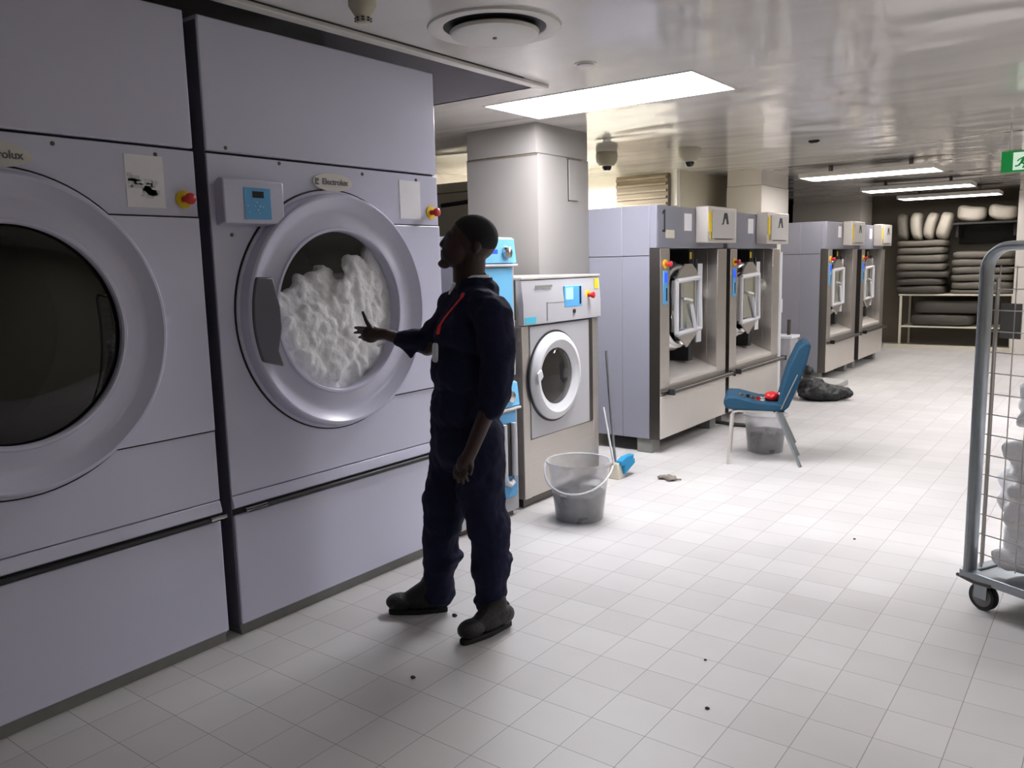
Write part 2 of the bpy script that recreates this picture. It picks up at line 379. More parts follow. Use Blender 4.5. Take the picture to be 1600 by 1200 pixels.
# ------------------------------------------------------------------ lamps
def panel_light(e, label, m='panel_light', depth=.05, hm='trimw'):
    x0, x1, y0, y1 = e; cx, cy = (x0+x1)/2, (y0+y1)/2; a, b = (x1-x0)/2, (y1-y0)/2
    t = thing('ceiling_light', label, 'ceiling light', (cx, cy, ZC))
    H = depth
    MB().box(-a-.012, -a, -b-.012, b+.012, -.006, H).box(a, a+.012, -b-.012, b+.012, -.006, H).box(-a, a, -b-.012, -b, -.006, H).box(-a, a, b, b+.012, -.006, H).build('housing', M[hm], t)
    MB().box(-a, a, -b, b, H-.01, H).build('diffuser', M[m], t)
panel_light(EX[0], 'large bright rectangular ceiling light above the man and column')
for e, s in zip(EX[1:], ('second', 'third', 'farthest', 'nearest')): panel_light(e, 'rectangular ceiling light added outside the view, %s one over the right of the room' % s, 'fill_light_dim' if s == 'nearest' else 'panel_light' if s == 'third' else 'panel_light_deep', .05 if s == 'third' else .24, 'steel_dark')  # third, farthest and nearest panels are unseen, added to brighten washers and trolley
def batten(x0, x1, y, z, label, m, wd=.56, rz=0):
    L = (x1-x0)
    t = thing('hanging_light', label, 'ceiling light', ((x0+x1)/2, y, z), rz)
    a, b = L/2, wd/2
    MB().box(-a, a, -b, b, .03, .05).box(-a, -a+.012, -b, b, -.004, .03).box(a-.012, a, -b, b, -.004, .03).box(-a+.012, a-.012, -b, -b+.012, -.004, .03).box(-a+.012, a-.012, b-.012, b, -.004, .03).build('housing', M['trimw'], t, bevel=.002)
    MB().box(-a+.012, a-.012, -b+.012, b-.012, 0, .02).build('diffuser', m, t)
    for hx in (-a*.6, a*.6): MB().box(hx-.02, hx+.02, -.02, .02, .05, ZC-z).build('hanger', M['steel_dark'], t)
batten(-3.12, -1.70, 10.05, 2.46, 'nearest and longest of the three hanging strip lights', M['tube_light'])
batten(-3.10, -1.73, 12.70, 2.46, 'middle one of the three hanging strip lights', M['tube_light'])
batten(-3.02, -1.62, 14.60, 2.44, 'farthest hanging strip light just above the stored pillows', M['tube_light'])
batten(-5.85, -4.75, 7.65, 2.48, 'strip light hidden behind the near column, lighting the wall', M['hidden_tube'], .24, rz=math.radians(90))

# ------------------------------------------------------------------ dryers
DX, DW, DCY, DCZ = -2.95, 1.36, .627, 1.36
def estop(parent, x, y, z, r=.03):
    e = MB().disc((x+.006, y, z), r, 'x', 24, .006).build('emergency_plate', M['yellow'], parent)
    MB().lathe([(0, .0001), (0, r*.38), (r*.9, r*.38), (r*.95, r*.62), (r*1.35, r*.64), (r*1.5, r*.4), (r*1.52, .0001)], (x+.006, y, z), 'x', 20).build('emergency_button', M['red'], e, label='red emergency push button')
    return e
def make_dryer():
    t = thing('tumble_dryer', '', 'dryer', (DX, .556, 0))
    T = .02
    # cabinet shell: thin panels and the front sheet with the round opening
    c = MB().box(-1.5, -T, 0, T, .03, 2.02).box(-1.5, -T, DW-T, DW, .03, 2.02).box(-1.5, -1.48, 0, DW, .03, 2.02).box(-1.5, -T, 0, DW, .03, .05)
    c.box(-1.5, -T, T, DW-T, 2.0, 2.02)
    c.plate_hole(0, DW, .622, 2.018, DCY, DCZ, .42, -T, 0)
    c.build('cabinet', M['lilac'], t, bevel=.003)
    MB().box(-1.5, 0, 0, DW, 2.028, 2.54).build('top_casing', M['lilac'], t, bevel=.006)
    MB().box(-.30, -.006, -.004, -.0005, .03, 2.52).build('gap_shade_strip', M['gap_shade'], t, label='dark strip standing for the shade beside the neighbouring dryer')  # shade of the gap between dryers, painted as a dark strip
    MB().box(-1.45, -.02, .01, DW-.01, 2.016, 2.03).build('casing_seam', M['black'], t)
    # raised door panel: disc plus a band to the right edge, edged by a dark groove
    def outline(R, g):
        z1, z0 = 1.762+g, .915-g
        a1 = math.asin((z1-DCZ)/R); a0 = math.asin((z0-DCZ)/R)
        pts = [(DW-.004, z0), (DW-.004, z1)]
        n = 60
        for k in range(n+1):
            a = a1+(2*PI+a0-a1)*k/n
            pts.append((DCY+R*math.cos(a), DCZ+R*math.sin(a)))
        return pts
    def holed(R, g, x0, x1):
        pts = outline(R, g); n = len(pts); inn = []
        for (y, z) in pts:
            a = math.atan2(z-DCZ, y-DCY); inn.append((DCY+.42*math.cos(a), DCZ+.42*math.sin(a)))
        v = [(x1, *p) for p in pts]+[(x1, *p) for p in inn]+[(x0, *p) for p in inn]+[(x0, *p) for p in pts]
        f = [(a*n+i, a*n+(i+1) % n, ((a+1) % 4)*n+(i+1) % n, ((a+1) % 4)*n+i) for a in range(4) for i in range(n)]
        return MB().add(v, f)
    holed(.553, .006, 0, .0035).build('door_groove', M['black'], t)
    holed(.546, 0, .001, .012).build('door_panel', M['lilac'], t, bevel=.004)
    # round door: domed ring
    prof = [(.012, .532), (.040, .531), (.060, .526), (.068, .518), (.068, .510), (.060, .500), (.036, .468), (.030, .455), (.030, .44), (.036, .41), (.042, .385), (.043, .378), (.036, .366), (.018, .362), (0, .362), (-.02, .37), (-.02, .42), (0, .42), (.012, .45)]
    d = MB().lathe(prof, (0, DCY, DCZ), 'x', 128, closed=True).build('door_ring', M['lilac_door'], t, ang=30)
    MB().lathe([(.046, .381), (.051, .377), (.051, .367), (.044, .362), (.040, .366)], (0, DCY, DCZ), 'x', 128, closed=True).build('glass_gasket', M['lilac_door'], d)
    MB().lathe([(.012, .540), (.016, .540), (.016, .532), (.012, .532)], (0, DCY, DCZ), 'x', 128, closed=True).build('door_seal', M['lilac_door'], d) if False else None
    g = MB(); g.lathe([(.034, .0001), (.033, .2), (.029, .32), (.024, .366)], (0, DCY, DCZ), 'x', 96).build('door_glass', M['g_door'], d)
    # recessed dark handle on the left of the ring
    pts = []
    for k in range(13):
        a = math.radians(161+ (201-161)*k/12); pts.append((DCY+.515*math.cos(a), DCZ+.515*math.sin(a)))
    pts += [(-.528+DCY+.155, 1.145), (DCY-.395, 1.215), (DCY-.372, 1.31), (DCY-.376, 1.40), (DCY-.405, 1.525)]
    MB().prism(pts, .05, .078).build('door_handle', M['lilac_dark'], d, bevel=.008, label='dark grey grip plate')
    # drum
    MB().lathe([(-.02, .44), (-.62, .44), (-.62, .0001)], (0, DCY, DCZ), 'x', 64).lathe([(-.02, .42), (-.02, .45), (-.05, .45)], (0, DCY, DCZ), 'x', 64).build('drum', M['steel_dark'], t)
    # lower front
    MB().prism_y([(-.004, .562), (.012, .570), (.012, .578), (0, .618), (-.02, .618), (-.02, .562)], 0, DW).build('kick_lip', M['lilac'], t, bevel=.003)
    MB().box(-.02, .002, .004, DW-.004, .052, .535).build('lower_panel', M['lilac'], t, bevel=.006)
    MB().box(-.04, -.01, .002, DW-.002, .533, .565).build('slot', M['black'], t)
    MB().tube([(.012, .07, .548), (.012, DW-.0, .548)], .010, 10).build('slot_rail', M['blackrub'], t)
    for a, b in ((DW-.06, DW+.012), (.05, .16)): MB().tube([(.016, a, .551), (.016, b, .551)], .009, 10).build('rail_tip', M['chrome'], t, label='bright metal rail end')
    MB().box(-1.4, -.018, .01, DW-.01, 0, .052).build('plinth', M['floor_skirt'], t)
    # badge
    b = MB().lathe([(0, .0001), (.006, .0001), (.006, .5), (0, .5)], (0, 0, 0), 'x', 40)
    for v in b.v: v.y = v.y*.232+.64; v.z = v.z*.082+1.944; v.x += .001
    bd = b.build('badge', M['badge'], t, label='white oval maker badge')
    text('badge_lettering', 'Electrolux', .037, .0085, .652, 1.944, M['badge_text'], bd, bold=.0008)
    MB().prism([(.535, 1.929), (.556, 1.929), (.556, 1.935), (.542, 1.941), (.556, 1.947), (.556, 1.958), (.535, 1.958)], .006, .009).build('badge_emblem', M['badge_text'], bd)
    # paper label
    MB().box(0, .0025, 1.075, 1.225, 1.795, 1.985).build('paper_label', M['paper'], t, label='pale instruction sticker')
    estop(t, .0, 1.302, 1.832, .034)
    # control box on the upper left
    cb = MB().prism_y([(0, 1.905), (.035, 1.925), (.062, 1.918), (.062, 1.745), (0, 1.735)], .022, .315).build('control_box', M['lilac_door'], t, bevel=.006)
    MB().box(.062, .065, .115, .245, 1.762, 1.888).build('touch_panel', M['blue'], cb, bevel=.003, label='blue touch panel')
    MB().box(.065, .0665, .155, .21, 1.848, 1.874).build('display', M['screen_black'], cb)
    kp = MB()
    for q in ((.13, 1.815), (.135, 1.79), (.175, 1.83), (.19, 1.815), (.205, 1.812), (.18, 1.80), (.165, 1.815), (.185, 1.785)): kp.box(.065, .0662, q[0]-.003, q[0]+.003, q[1]-.003, q[1]+.003)
    kp.build('key_marks', M['white_plastic'], cb)
    for (y, z) in ((.09, 2.045), (.35, 2.005), (.83, 1.995), (1.2, 1.992), (.09, 1.70)): MB().lathe([(0, .0001), (.003, .0001), (.003, .007), (0, .008)], (0, y, z), 'x', 12).build('panel_screw', M['steel_dark'], t)
    return t
d1 = make_dryer()
d2 = copy_tree(d1); d2.location = (DX, 1.972, 0)
tag(d1, 'darker tall grey tumble dryer at the left edge with empty black door glass', 'dryer', 'tall grey tumble dryers')
tag(d2, 'tall grey tumble dryer with white linen turning behind its round door glass', 'dryer', 'tall grey tumble dryers')
for ch in d1.children_recursive:
    if ch.name.startswith('door_glass'):
        ch.data = ch.data.copy(); ch.data.materials.clear(); ch.data.materials.append(M['g_dark'])
for ch in list(d1.children_recursive):     # the near dryer's control box lies off frame; its sticker is worn through
    if ch.name.startswith('paper_label'):
        ch['label'] = 'worn and half-peeled pale sticker'
        pl = MB()
        for k in range(26):
            y = 1.085+random.random()*.12; z = 1.835+random.random()*.055+ (.03 if y < 1.13 else 0); s = .006+random.random()*.012
            pl.box(.0025, .0034, y-s, y+s, z-s*.6, z+s*.6)
        pl.build('peeled_patch', M['white_plastic'], ch, smooth=False, label='shiny bare patch')
for ch in list(d2.children_recursive):
    if ch.name.startswith('rail_tip'): pass
# linen inside the second dryer's drum
lm = MB(); cy, cz = 1.972+DCY, DCZ
rnd = random.Random(3)
for k in range(620):
    while True:
        y, z = rnd.uniform(-.40, .40), rnd.uniform(-.40, .40)
        if math.hypot(y, z) > .40: continue
        if z > .07+.36*(y+.31): continue
        break
    s = rnd.uniform(.03, .07); h = math.hypot(y, z)
    if h < .30: s = min(s, .35-h); x = DX+.016-s*.55-rnd.random()*.022
    else: x = DX-.012-s*.6-rnd.random()*.02
    if y < .06 and z > -.04+.25*(y+.3): x -= .03+.30*max(0, z-(-.04+.25*(y+.3)))
    rot = Matrix.Rotation(rnd.uniform(0, PI), 3, 'X') @ Matrix.Rotation(rnd.uniform(-.5, .5), 3, 'Z')
    lm.ell((x, cy+y, cz+z), (s*.6, s*rnd.uniform(.8, 1.1), s*rnd.uniform(.35, .7)), rot, 14, 8)
lm.ell((DX-.24, cy+.10, cz-.16), (.21, .26, .20), None, 24, 14); lm.ell((DX-.2, cy+.22, cz+.02), (.16, .13, .16), None, 24, 14)
ln = remesh(lm, 'white_linen', M['linen'], .010, None, 1, [(clouds('c_big', .11, 1), .03), (clouds('c_small', .035, 2), .016)])
tag(ln, 'white linen tumbling inside the drum of the second dryer', 'laundry', kind='stuff')

# ------------------------------------------------------------------ stacked small blue machines
def small_unit(parent, z0, h, nm):
    W = .58
    b = MB().box(-.6, 0, 0, W, z0, z0+h).build(nm, M['white'], parent, bevel=.012)
    MB().prism_y([(0, z0+h-.155), (.022, z0+h-.15), (.006, z0+h-.012), (0, z0+h-.008)], .006, W-.006).build('control_fascia', M['blue_light'], b, label='light blue control fascia')
    MB().box(0, .03, 0, W, z0+h-.172, z0+h-.158).build('trim_strip', M['white_plastic'], b, bevel=.003)
    MB().box(.010, .016, .33, .40, z0+h-.115, z0+h-.072).build('display', M['blue_deep'], b)
    MB().lathe([(.008, .0001), (.008, .04), (.035, .034), (.04, .0001)], (0, .485, z0+h-.09), 'x', 32).build('dial', M['chrome'], b, label='silver programme dial')
    return b
bt = thing('stacked_washer_dryer', 'tall stacked pair of small white and blue machines behind the man', 'washing machine', (-2.98, 3.46, 0))
u = small_unit(bt, .88, .835, 'upper_unit')
MB().box(0, .012, .03, .545, 1.02, 1.535).build('door', M['blue_light'], u, bevel=.01, label='blue upper door')
MB().box(.012, .02, .553, .562, 1.22, 1.46).build('door_gap', M['steel_dark'], u)
u = small_unit(bt, .035, .815, 'lower_unit')
MB().box(0, .012, .10, .55, .13, .66).build('door', M['blue'], u, bevel=.02, label='blue lower door')
dh = MB().tube([(.03, .40, .60), (.03, .40, .27), (.03, .42, .235), (.03, .45, .22), (.03, .48, .235), (.03, .50, .27), (.03, .50, .60)], .018, 10).build('door_handle', M['white_plastic'], u, label='white U-shaped door grip')
MB().box(.012, .02, .42, .48, .27, .6).build('handle_recess', M['steel_dark'], u)
MB().box(-.55, -.03, .03, .55, 0, .035).build('plinth', M['steel_dark'], bt)
MB().box(-.55, -.01, .02, .56, .85, .88).build('stacking_rail', M['black'], bt)

# ------------------------------------------------------------------ middle white washer
def porthole(t, y, z, R, r, gm, rm, depth=.28):
    d = MB().lathe([(.0, R), (.018, R), (.04, R-.02), (.048, R-.05), (.036, r+.035), (.028, r+.01), (.02, r), (0, r), (-.03, r), (-.03, R-.03), (0, R-.03)], (0, y, z), 'x', 80, closed=True).build('door_ring', rm, t)
    MB().lathe([(.0, R+.014), (.006, R+.014), (.006, R), (0, R)], (0, y, z), 'x', 80, closed=True).build('door_shadow_gap', M['blackrub'], d)
    MB().lathe([(.045, .0001), (.04, r*.5), (.024, r*.92), (.014, r+.004)], (0, y, z), 'x', 56).build('door_glass', gm, d)
    MB().lathe([(0, r+.03), (-depth, r+.03), (-depth, .0001)], (0, y, z), 'x', 48).build('drum', M['steel'], t)
    return d
mw = thing('front_load_washer', 'white and steel front-loading washer behind the tall bucket', 'washing machine', (-3.0, 4.13, 0))
W = .92
MB().box(-.8, -.32, 0, W, .06, 1.46).box(-.32, 0, 0, .075, .06, 1.17).box(-.32, 0, W-.075, W, .06, 1.17).box(-.32, -.004, .075, W-.075, .06, .44).box(-.32, -.02, .0, W, 1.17, 1.46).build('cabinet', M['steel'], mw, bevel=.004)
MB().plate_hole(.078, W-.13, .445, 1.165, .345, .825, .21, -.03, .006).build('front_panel', M['white'], mw, bevel=.004)
MB().box(-.02, .002, W-.128, W-.078, .445, 1.165).build('side_gap', M['steel_dark'], mw)
pr = porthole(mw, .345, .825, .288, .185, M['g_smoke'], M['white_plastic'])
pr.location.x = .006
MB().prism([(.08, .80), (.135, .845), (.115, .895), (.07, .87)], .05, .062).build('door_latch', M['white_plastic'], pr, bevel=.004)
cp = MB().prism_y([(-.02, 1.175), (.02, 1.175), (.02, 1.30), (.006, 1.455), (-.02, 1.458)], -.006, W+.012).build('control_fascia', M['white'], mw, bevel=.004, label='white control fascia')
MB().box(-.8, .012, -.01, W+.015, 1.459, 1.475).build('worktop', M['steel_light'], mw, bevel=.003)
MB().box(.012, .022, .46, .68, 1.265, 1.405).build('control_panel', M['blue'], cp, bevel=.003, label='blue control panel')
MB().box(.022, .0235, .475, .565, 1.315, 1.395).build('display', M['lcd'], cp)
MB().box(.022, .0235, .645, .665, 1.28, 1.40).build('card_slot', M['screen_black'], cp)
estop(mw, .012, .765, 1.335, .034)
MB().box(.014, .0165, .855, .905, 1.375, 1.445).build('warning_sticker', M['yellow'], cp, label='yellow warning sticker')
MB().box(.020, .0222, .01, .13, 1.185, 1.225).build('maker_sticker', M['cyan'], cp, label='small cyan sticker')
MB().box(.018, .0205, .13, .32, 1.405, 1.42).box(.020, .0215, .25, .262, 1.19, 1.31).box(.020, .0215, .25, .56, 1.302, 1.306).build('drawer_outline', M['floor_skirt'], cp)
MB().lathe([(.02, .0001), (.028, .0001), (.028, .014), (.02, .014)], (0, .575, 1.235), 'x', 16).build('key_switch', M['steel_dark'], cp)
MB().box(-.75, -.03, .02, W-.02, 0, .06).build('plinth', M['steel_dark'], mw)

# ------------------------------------------------------------------ large washer-extractors
def make_washer():
    t = thing('washer_extractor', '', 'washing machine', (-2.95, 5.93, 0))
    W, Y0, Y1, Z0, Z1 = 1.34, .165, 1.13, .585, 1.65
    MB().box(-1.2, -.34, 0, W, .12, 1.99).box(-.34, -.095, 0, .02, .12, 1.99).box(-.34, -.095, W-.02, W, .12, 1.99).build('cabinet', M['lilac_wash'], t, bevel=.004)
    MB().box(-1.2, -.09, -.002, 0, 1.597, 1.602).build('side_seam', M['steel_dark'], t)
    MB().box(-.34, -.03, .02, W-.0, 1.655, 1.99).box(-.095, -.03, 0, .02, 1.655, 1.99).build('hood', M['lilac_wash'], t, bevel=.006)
    f = MB().box(-.095, 0, 0, Y0, .482, Z1).box(-.095, 0, Y1, W, .482, Z1).box(-.095, 0, Y0, Y1, .50, Z0-.03)
    f.box(-.34, -.095, Y1, Y1+.02, .5, Z1).box(-.34, -.095, Y0-.02, Y0, .5, Z1)
    f.build('front_frame', M['steel'], t, bevel=.003)
    MB().box(-.093, -.002, -.003, .0, .12, Z1).build('side_shade', M['steel_dark'], t, label='steel edge strip with its dark reflection painted in')  # stainless edge; its dark reflection is put into the colour
    MB().box(-.36, -.30, .1, 1.2, .5, Z1).build('recess_back', M['steel'], t)
    MB().prism_y([(-.34, Z0-.03), (.004, Z0-.03), (.004, Z0+.0), (-.22, Z0+.09), (-.34, Z0+.09)], Y0+.001, Y1-.001).build('sill', M['steel_light'], t, label='pale sloping metal sill')
    MB().box(-.09, .004, 0, W, .125, .478).build('lower_panel', M['steel_light'], t, bevel=.004)
    hb = MB().box(.0, .03, .02, W+.05, .492, .512).tube([(.055, .10, .503), (.055, W+.07, .503)], .018, 12)
    hb.build('handle_bar', M['steel_dark'], t)
    MB().box(.02, .075, .10, .125, .48, .525).box(.02, .075, W+.05, W+.075, .48, .525).build('handle_end', M['blackrub'], t)
    for (x, y) in ((-.16, .02), (-.16, W-.16), (-1.1, .02), (-1.1, W-.16)):
        MB().box(x-.06, x+.08, y, y+.14, 0, .12).build('foot', M['floor_skirt'], t, bevel=.006)
    e = estop(t, 0, .085, 1.53, .036)
    MB().box(0, .006, .05, .125, 1.21, 1.475).build('control_strip', M['blue'], t, bevel=.002, label='blue control strip')
    cs = [o for o in t.children if o.name.startswith('control_strip')][0]
    MB().box(.006, .008, .058, .115, 1.385, 1.46).build('display', M['blue_deep'], cs)
    MB().box(.006, .008, .09, .108, 1.24, 1.34).build('card_slot', M['screen_black'], cs)
    # electrical box on the hood
    eb = MB().box(-.03, .085, .72, 1.35, 1.70, 2.005).build('switch_box', M['steel_light'], t, bevel=.008, label='protruding pale switch box')
    MB().box(.085, .097, .80, 1.28, 1.735, 1.975).build('box_door', M['box_face'], eb, bevel=.004)
    MB().box(.085, .09, .725, .765, 1.79, 1.96).box(.085, .0905, .765, .785, 1.73, 1.96).build('warning_strip', M['yellow'], eb, label='yellow warning strip')
    MB().box(.085, .0912, .768, .778, 1.73, 1.79).box(.097, .099, .83, 1.22, 1.728, 1.734).build('box_shadow_line', M['ink'], eb)
    MB().prism([(.97, 1.855), (1.00, 1.865), (1.035, 1.955), (1.10, 1.955), (1.135, 1.86), (1.09, 1.86), (1.075, 1.905), (1.05, 1.905), (1.02, 1.855)], .097, .0985).build('painted_mark', M['ink'], eb, label='black painted arrow-like mark')
    MB().box(-.03, -.028, .50, .64, 1.80, 1.94).build('paper_notice', M['paper'], t, label='white paper notice')
    # drum door assembly inside the recess
    cy, cz = .66, 1.165
    dr = MB().lathe([(-.27, .40), (-.17, .385), (-.13, .355), (-.12, .33), (-.14, .30), (-.20, .28), (-.26, .27)], (0, cy, cz), 'x', 72).build('door_shell', M['chrome'], t, label='round polished drum door shell')
    MB().lathe([(-.20, .29), (-.298, .29), (-.298, .0001)], (0, cy, cz), 'x', 48).build('drum_mouth', M['black'], dr)
    dm = MB()
    dm.lathe([(-.22, .155), (.22, .155)], (-.19, cy+.06, cz), 'z', 40).build('inner_drum', M['chrome'], dr)
    MB().tube([(-.02, cy-.03, cz+.02), (-.02, cy+.05, cz-.19)], .016, 8).tube([(-.03, cy-.14, cz+.07), (-.02, cy-.02, cz+.05)], .012, 8).build('latch_lever', M['white_plastic'], dr, label='white latch lever')
    fr = MB()
    y0, y1, z0, z1 = cy-.27, cy+.19, cz-.20, cz+.22
    for a, b in (((y0, z1), (y1, z1+.02)), ((y1, z1+.02), (y1+.02, z0)), ((y1+.02, z0), (y0, z0-.02)), ((y0, z0-.02), (y0, z1))):
        fr.tube([(-.045, *a), (-.045, *b)], .021, 8)
    fr.build('door_frame', M['white_plastic'], dr, label='white square door frame')
    MB().prism([(cy-.25, cz+.235), (cy+.17, cz+.235), (cy+.12, cz+.31), (cy+.03, cz+.36), (cy-.09, cz+.36), (cy-.19, cz+.31)], -.06, -.045).build('upper_lug', M['steel'], dr)
    MB().prism([(cy-.26, cz-.23), (cy-.07, cz-.345), (cy+.16, cz-.22)], -.055, -.04).build('lower_lug', M['steel'], dr)
    MB().prism([(cy+.22, cz-.33), (cy+.32, cz-.33), (cy+.34, cz+.36), (cy+.24, cz+.36)], -.10, -.085).build('hinge_plate', M['white_plastic'], t, label='white hinge plate')
    MB().box(-.30, -.12, cy+.13, cy+.23, cz+.36, Z1).box(-.09, -.075, cy+.17, cy+.21, cz+.27, cz+.40).build('hinge_post', M['black'], t)
    MB().box(-.12, -.117, cy+.14, cy+.18, cz+.40, cz+.46).build('warning_label', M['yellow'], t)
    MB().box(-.30, -.12, cy+.13, cy+.22, Z0+.09, cz-.34).build('lower_post', M['black'], t)
    return t
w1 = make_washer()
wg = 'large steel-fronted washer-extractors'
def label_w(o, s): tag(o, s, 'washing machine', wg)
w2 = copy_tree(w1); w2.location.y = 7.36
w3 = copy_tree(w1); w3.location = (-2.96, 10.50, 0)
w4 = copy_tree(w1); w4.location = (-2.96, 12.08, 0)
label_w(w1, 'large steel-fronted washer-extractor marked 1, nearest the near column')
label_w(w2, 'large steel-fronted washer-extractor marked 2, behind the blue chair')
label_w(w3, 'unnumbered far steel-fronted washer-extractor just beyond the black bag')
label_w(w4, 'farthest steel-fronted washer-extractor, next to the shelves of pillows')
MB().prism([(.095, 1.80), (.095, 1.782), (.170, 1.782), (.170, 1.80), (.144, 1.80), (.144, 1.958), (.122, 1.958), (.095, 1.938), (.095, 1.918), (.122, 1.932), (.122, 1.80)], -.03, -.0285).build('painted_number', M['ink'], w1)
text('painted_number', '2', .19, -.029, .09, 1.875, M['ink'], w2, bold=.004)
MB().box(-.03, -.028, .15, .31, 1.735, 1.80).build('small_notice', M['cream'], w1, label='small cream notice')

# ------------------------------------------------------------------ blue chair
cx0, cy0 = (-2.365-1.884)/2, (5.923+6.095)/2
ang = math.atan2(6.095-5.923, -1.884+2.365)
ch = thing('banquet_chair', 'teal upholstered stacking chair with pale metal legs facing the washers', 'chair', (cx0, cy0, 0), ang)
# local x: front (-) to back (+); camera sees the -y side; chair width .42
for s, nm in ((0, 'near'), (.40, 'far')):
    fl = MB().tube([(-.262, s, 0), (-.24, s, .385), (-.225, s, .41), (-.19, s, .42), (.06, s, .42)], .0125, 10).build('front_leg', M['steel_light'], ch, label='pale cream front leg')
    MB().tube([(.08, s, .43), (.262, s, 0)], .0135, 10).tube([(.10, s+.005, .40), (.235, s+.005, .10)], .012, 8).build('back_leg', M['galv'], ch)
MB().tube([(-.20, 0, .42), (-.20, .40, .42)], .011, 8).tube([(.06, 0, .42), (.06, .40, .42)], .011, 8).build('seat_rail', M['galv'], ch)
sp = [(-.30, .47), (-.285, .435), (-.22, .425), (.11, .418), (.13, .45), (.12, .478), (-.05, .488), (-.12, .505), (-.20, .525), (-.27, .528), (-.30, .505)]
MB().prism_y([(x, z) for x, z in sp], -.02, .42).build('seat', M['teal'], ch, bevel=.02, label='teal padded seat')
bp = [(.085, .435), (.14, .425), (.17, .455), (.235, .62), (.29, .79), (.315, .915), (.30, .935), (.27, .935), (.225, .895), (.165, .76), (.12, .60), (.09, .47)]
MB().prism_y(bp, -.015, .415).build('backrest', M['teal'], ch, bevel=.02, label='teal padded backrest')
MB().tube([(.115, -.019, .44), (.225, -.019, .70)], .005, 6).build('back_trim', M['galv'], ch)
MB().box(.05, .14, -.01, .41, .415, .432).build('seat_bracket', M['black'], ch)
# things lying on the seat
def on_chair(x, y, z): 
    v = Matrix.Rotation(ang, 3, 'Z') @ Vector((x, y, 0)); return (cx0+v.x, cy0+v.y, z)
p = on_chair(.05, .12, .478)
rc = thing('red_bundle', 'red fabric bundle at the back of the teal chair seat', 'cloth', p)
k = MB().ell((0, 0, .036), (.058, .06, .04), None, 20, 12)
remesh(k, 'crumpled_cloth', M['red'], .008, rc, 1, [(clouds('c_small', .035, 2), .02)])
MB().ell((.045, .03, .05), (.03, .03, .015)).build('white_tag', M['white_plastic'], rc)
cols = [('rag', 'small grey jar lid lying nearest the front of the chair seat', -.17), ('ink', 'small dark reel lying on the chair seat beside the grey lid', -.125), ('brown', 'small brown reel in the middle of the items on the chair seat', -.088), ('lanyard', 'small orange-red reel lying on the chair seat', -.05), ('cream', 'small cream reel lying against the red bundle on the chair seat', -.015)]
for i, (mm, lab, x) in enumerate(cols):
    z = .487 if x > -.07 else (.492 if x > -.10 else (.502 if x > -.14 else .513))
    r = thing('small_reel', lab, 'reel', on_chair(x, .08+.02*(i % 2), z), 0, 'small reels on the chair seat')
    MB().lathe([(0, .0001), (0, .02), (.004, .02), (.004, .012), (.022, .012), (.022, .019), (.026, .019), (.026, .0001)], (0, 0, 0), 'z', 20).build('spool', M[mm], r)
    MB().disc((0, 0, .028), .008, 'z', 12, .002).build('hub', M['black'], r)

# ------------------------------------------------------------------ buckets
def bucket(name, label, loc, rb, rt, h, fill, handle=True):
    t = thing(name, label, 'bucket', loc)
    n = 8
    MB().lathe([(.004, .0001), (.004, rb), (h*.5, (rb+rt)/2), (h-.004, rt), (h, rt+.010), (h-.014, rt+.013)], (0, 0, 0), 'z', 48).build('bucket_wall', M['bucket_top'], t, label='translucent white plastic wall')
    q = rb+(rt-rb)*fill/h
    MB().lathe([(.010, .0001), (.010, rb-.006), (fill, q-.006), (fill, .0001)], (0, 0, 0), 'z', 40).build('contents', M['slurry'], t, label='dull grey liquid')
    if handle:
        pts = []
        for k in range(17):
            a = PI*k/16; pts.append((math.cos(a)*(rt+.02), -math.sin(a)*(rt+.03), h-.03-math.sin(a)*.13))
        hd = MB().tube(pts, .006, 8).build('handle', M['white_plastic'], t); hd.rotation_euler = (0, 0, math.radians(20))
    return t
bucket('plastic_bucket', 'tall translucent white bucket with grey water in front of the white washer', (-2.62, 4.17, 0), .145, .19, .365, .165)
bucket('plastic_bucket', 'low translucent tub of grey liquid under the teal chair', (-2.29, 6.50, 0), .14, .165, .31, .17, False)

# ------------------------------------------------------------------ broom and dustpan
b = thing('broom', 'broom with pale stick and blue head leaning beside the white washer', 'broom', (-2.87, 5.14, 0))
MB().tube([(-.045, -.0, .10), (-.10, .02, .55), (-.135, .035, .92)], .010, 8).build('stick', M['galv'], b)
MB().prism([(-.03, .095), (.03, .10), (.14, .12), (.15, .15), (.03, .15), (-.03, .13)], -.02, .03).build('head', M['broomblue'], b, bevel=.006)
MB().prism([(.0, .03), (.15, .085), (.145, .12), (.0, .10)], -.03, .035).build('bristles', M['broomblue'], b)
b = thing('dustpan', 'cream upright dustpan with white stick standing beside the blue broom', 'dustpan', (-2.955, 5.09, 0))
MB().add([(-.02, -.02, 0), (.11, -.02, 0), (.10, .10, 0), (-.02, .10, 0), (0, 0, .105), (.09, 0, .115), (.085, .06, .115), (0, .06, .105)], [(0, 3, 2, 1), (4, 5, 6, 7), (0, 1, 5, 4), (1, 2, 6, 5), (2, 3, 7, 6), (3, 0, 4, 7)]).build('pan', M['cream'], b, bevel=.006)
MB().tube([(.06, -.005, .10), (-.025, -.005, .52)], .008, 8).build('stick', M['white_plastic'], b)

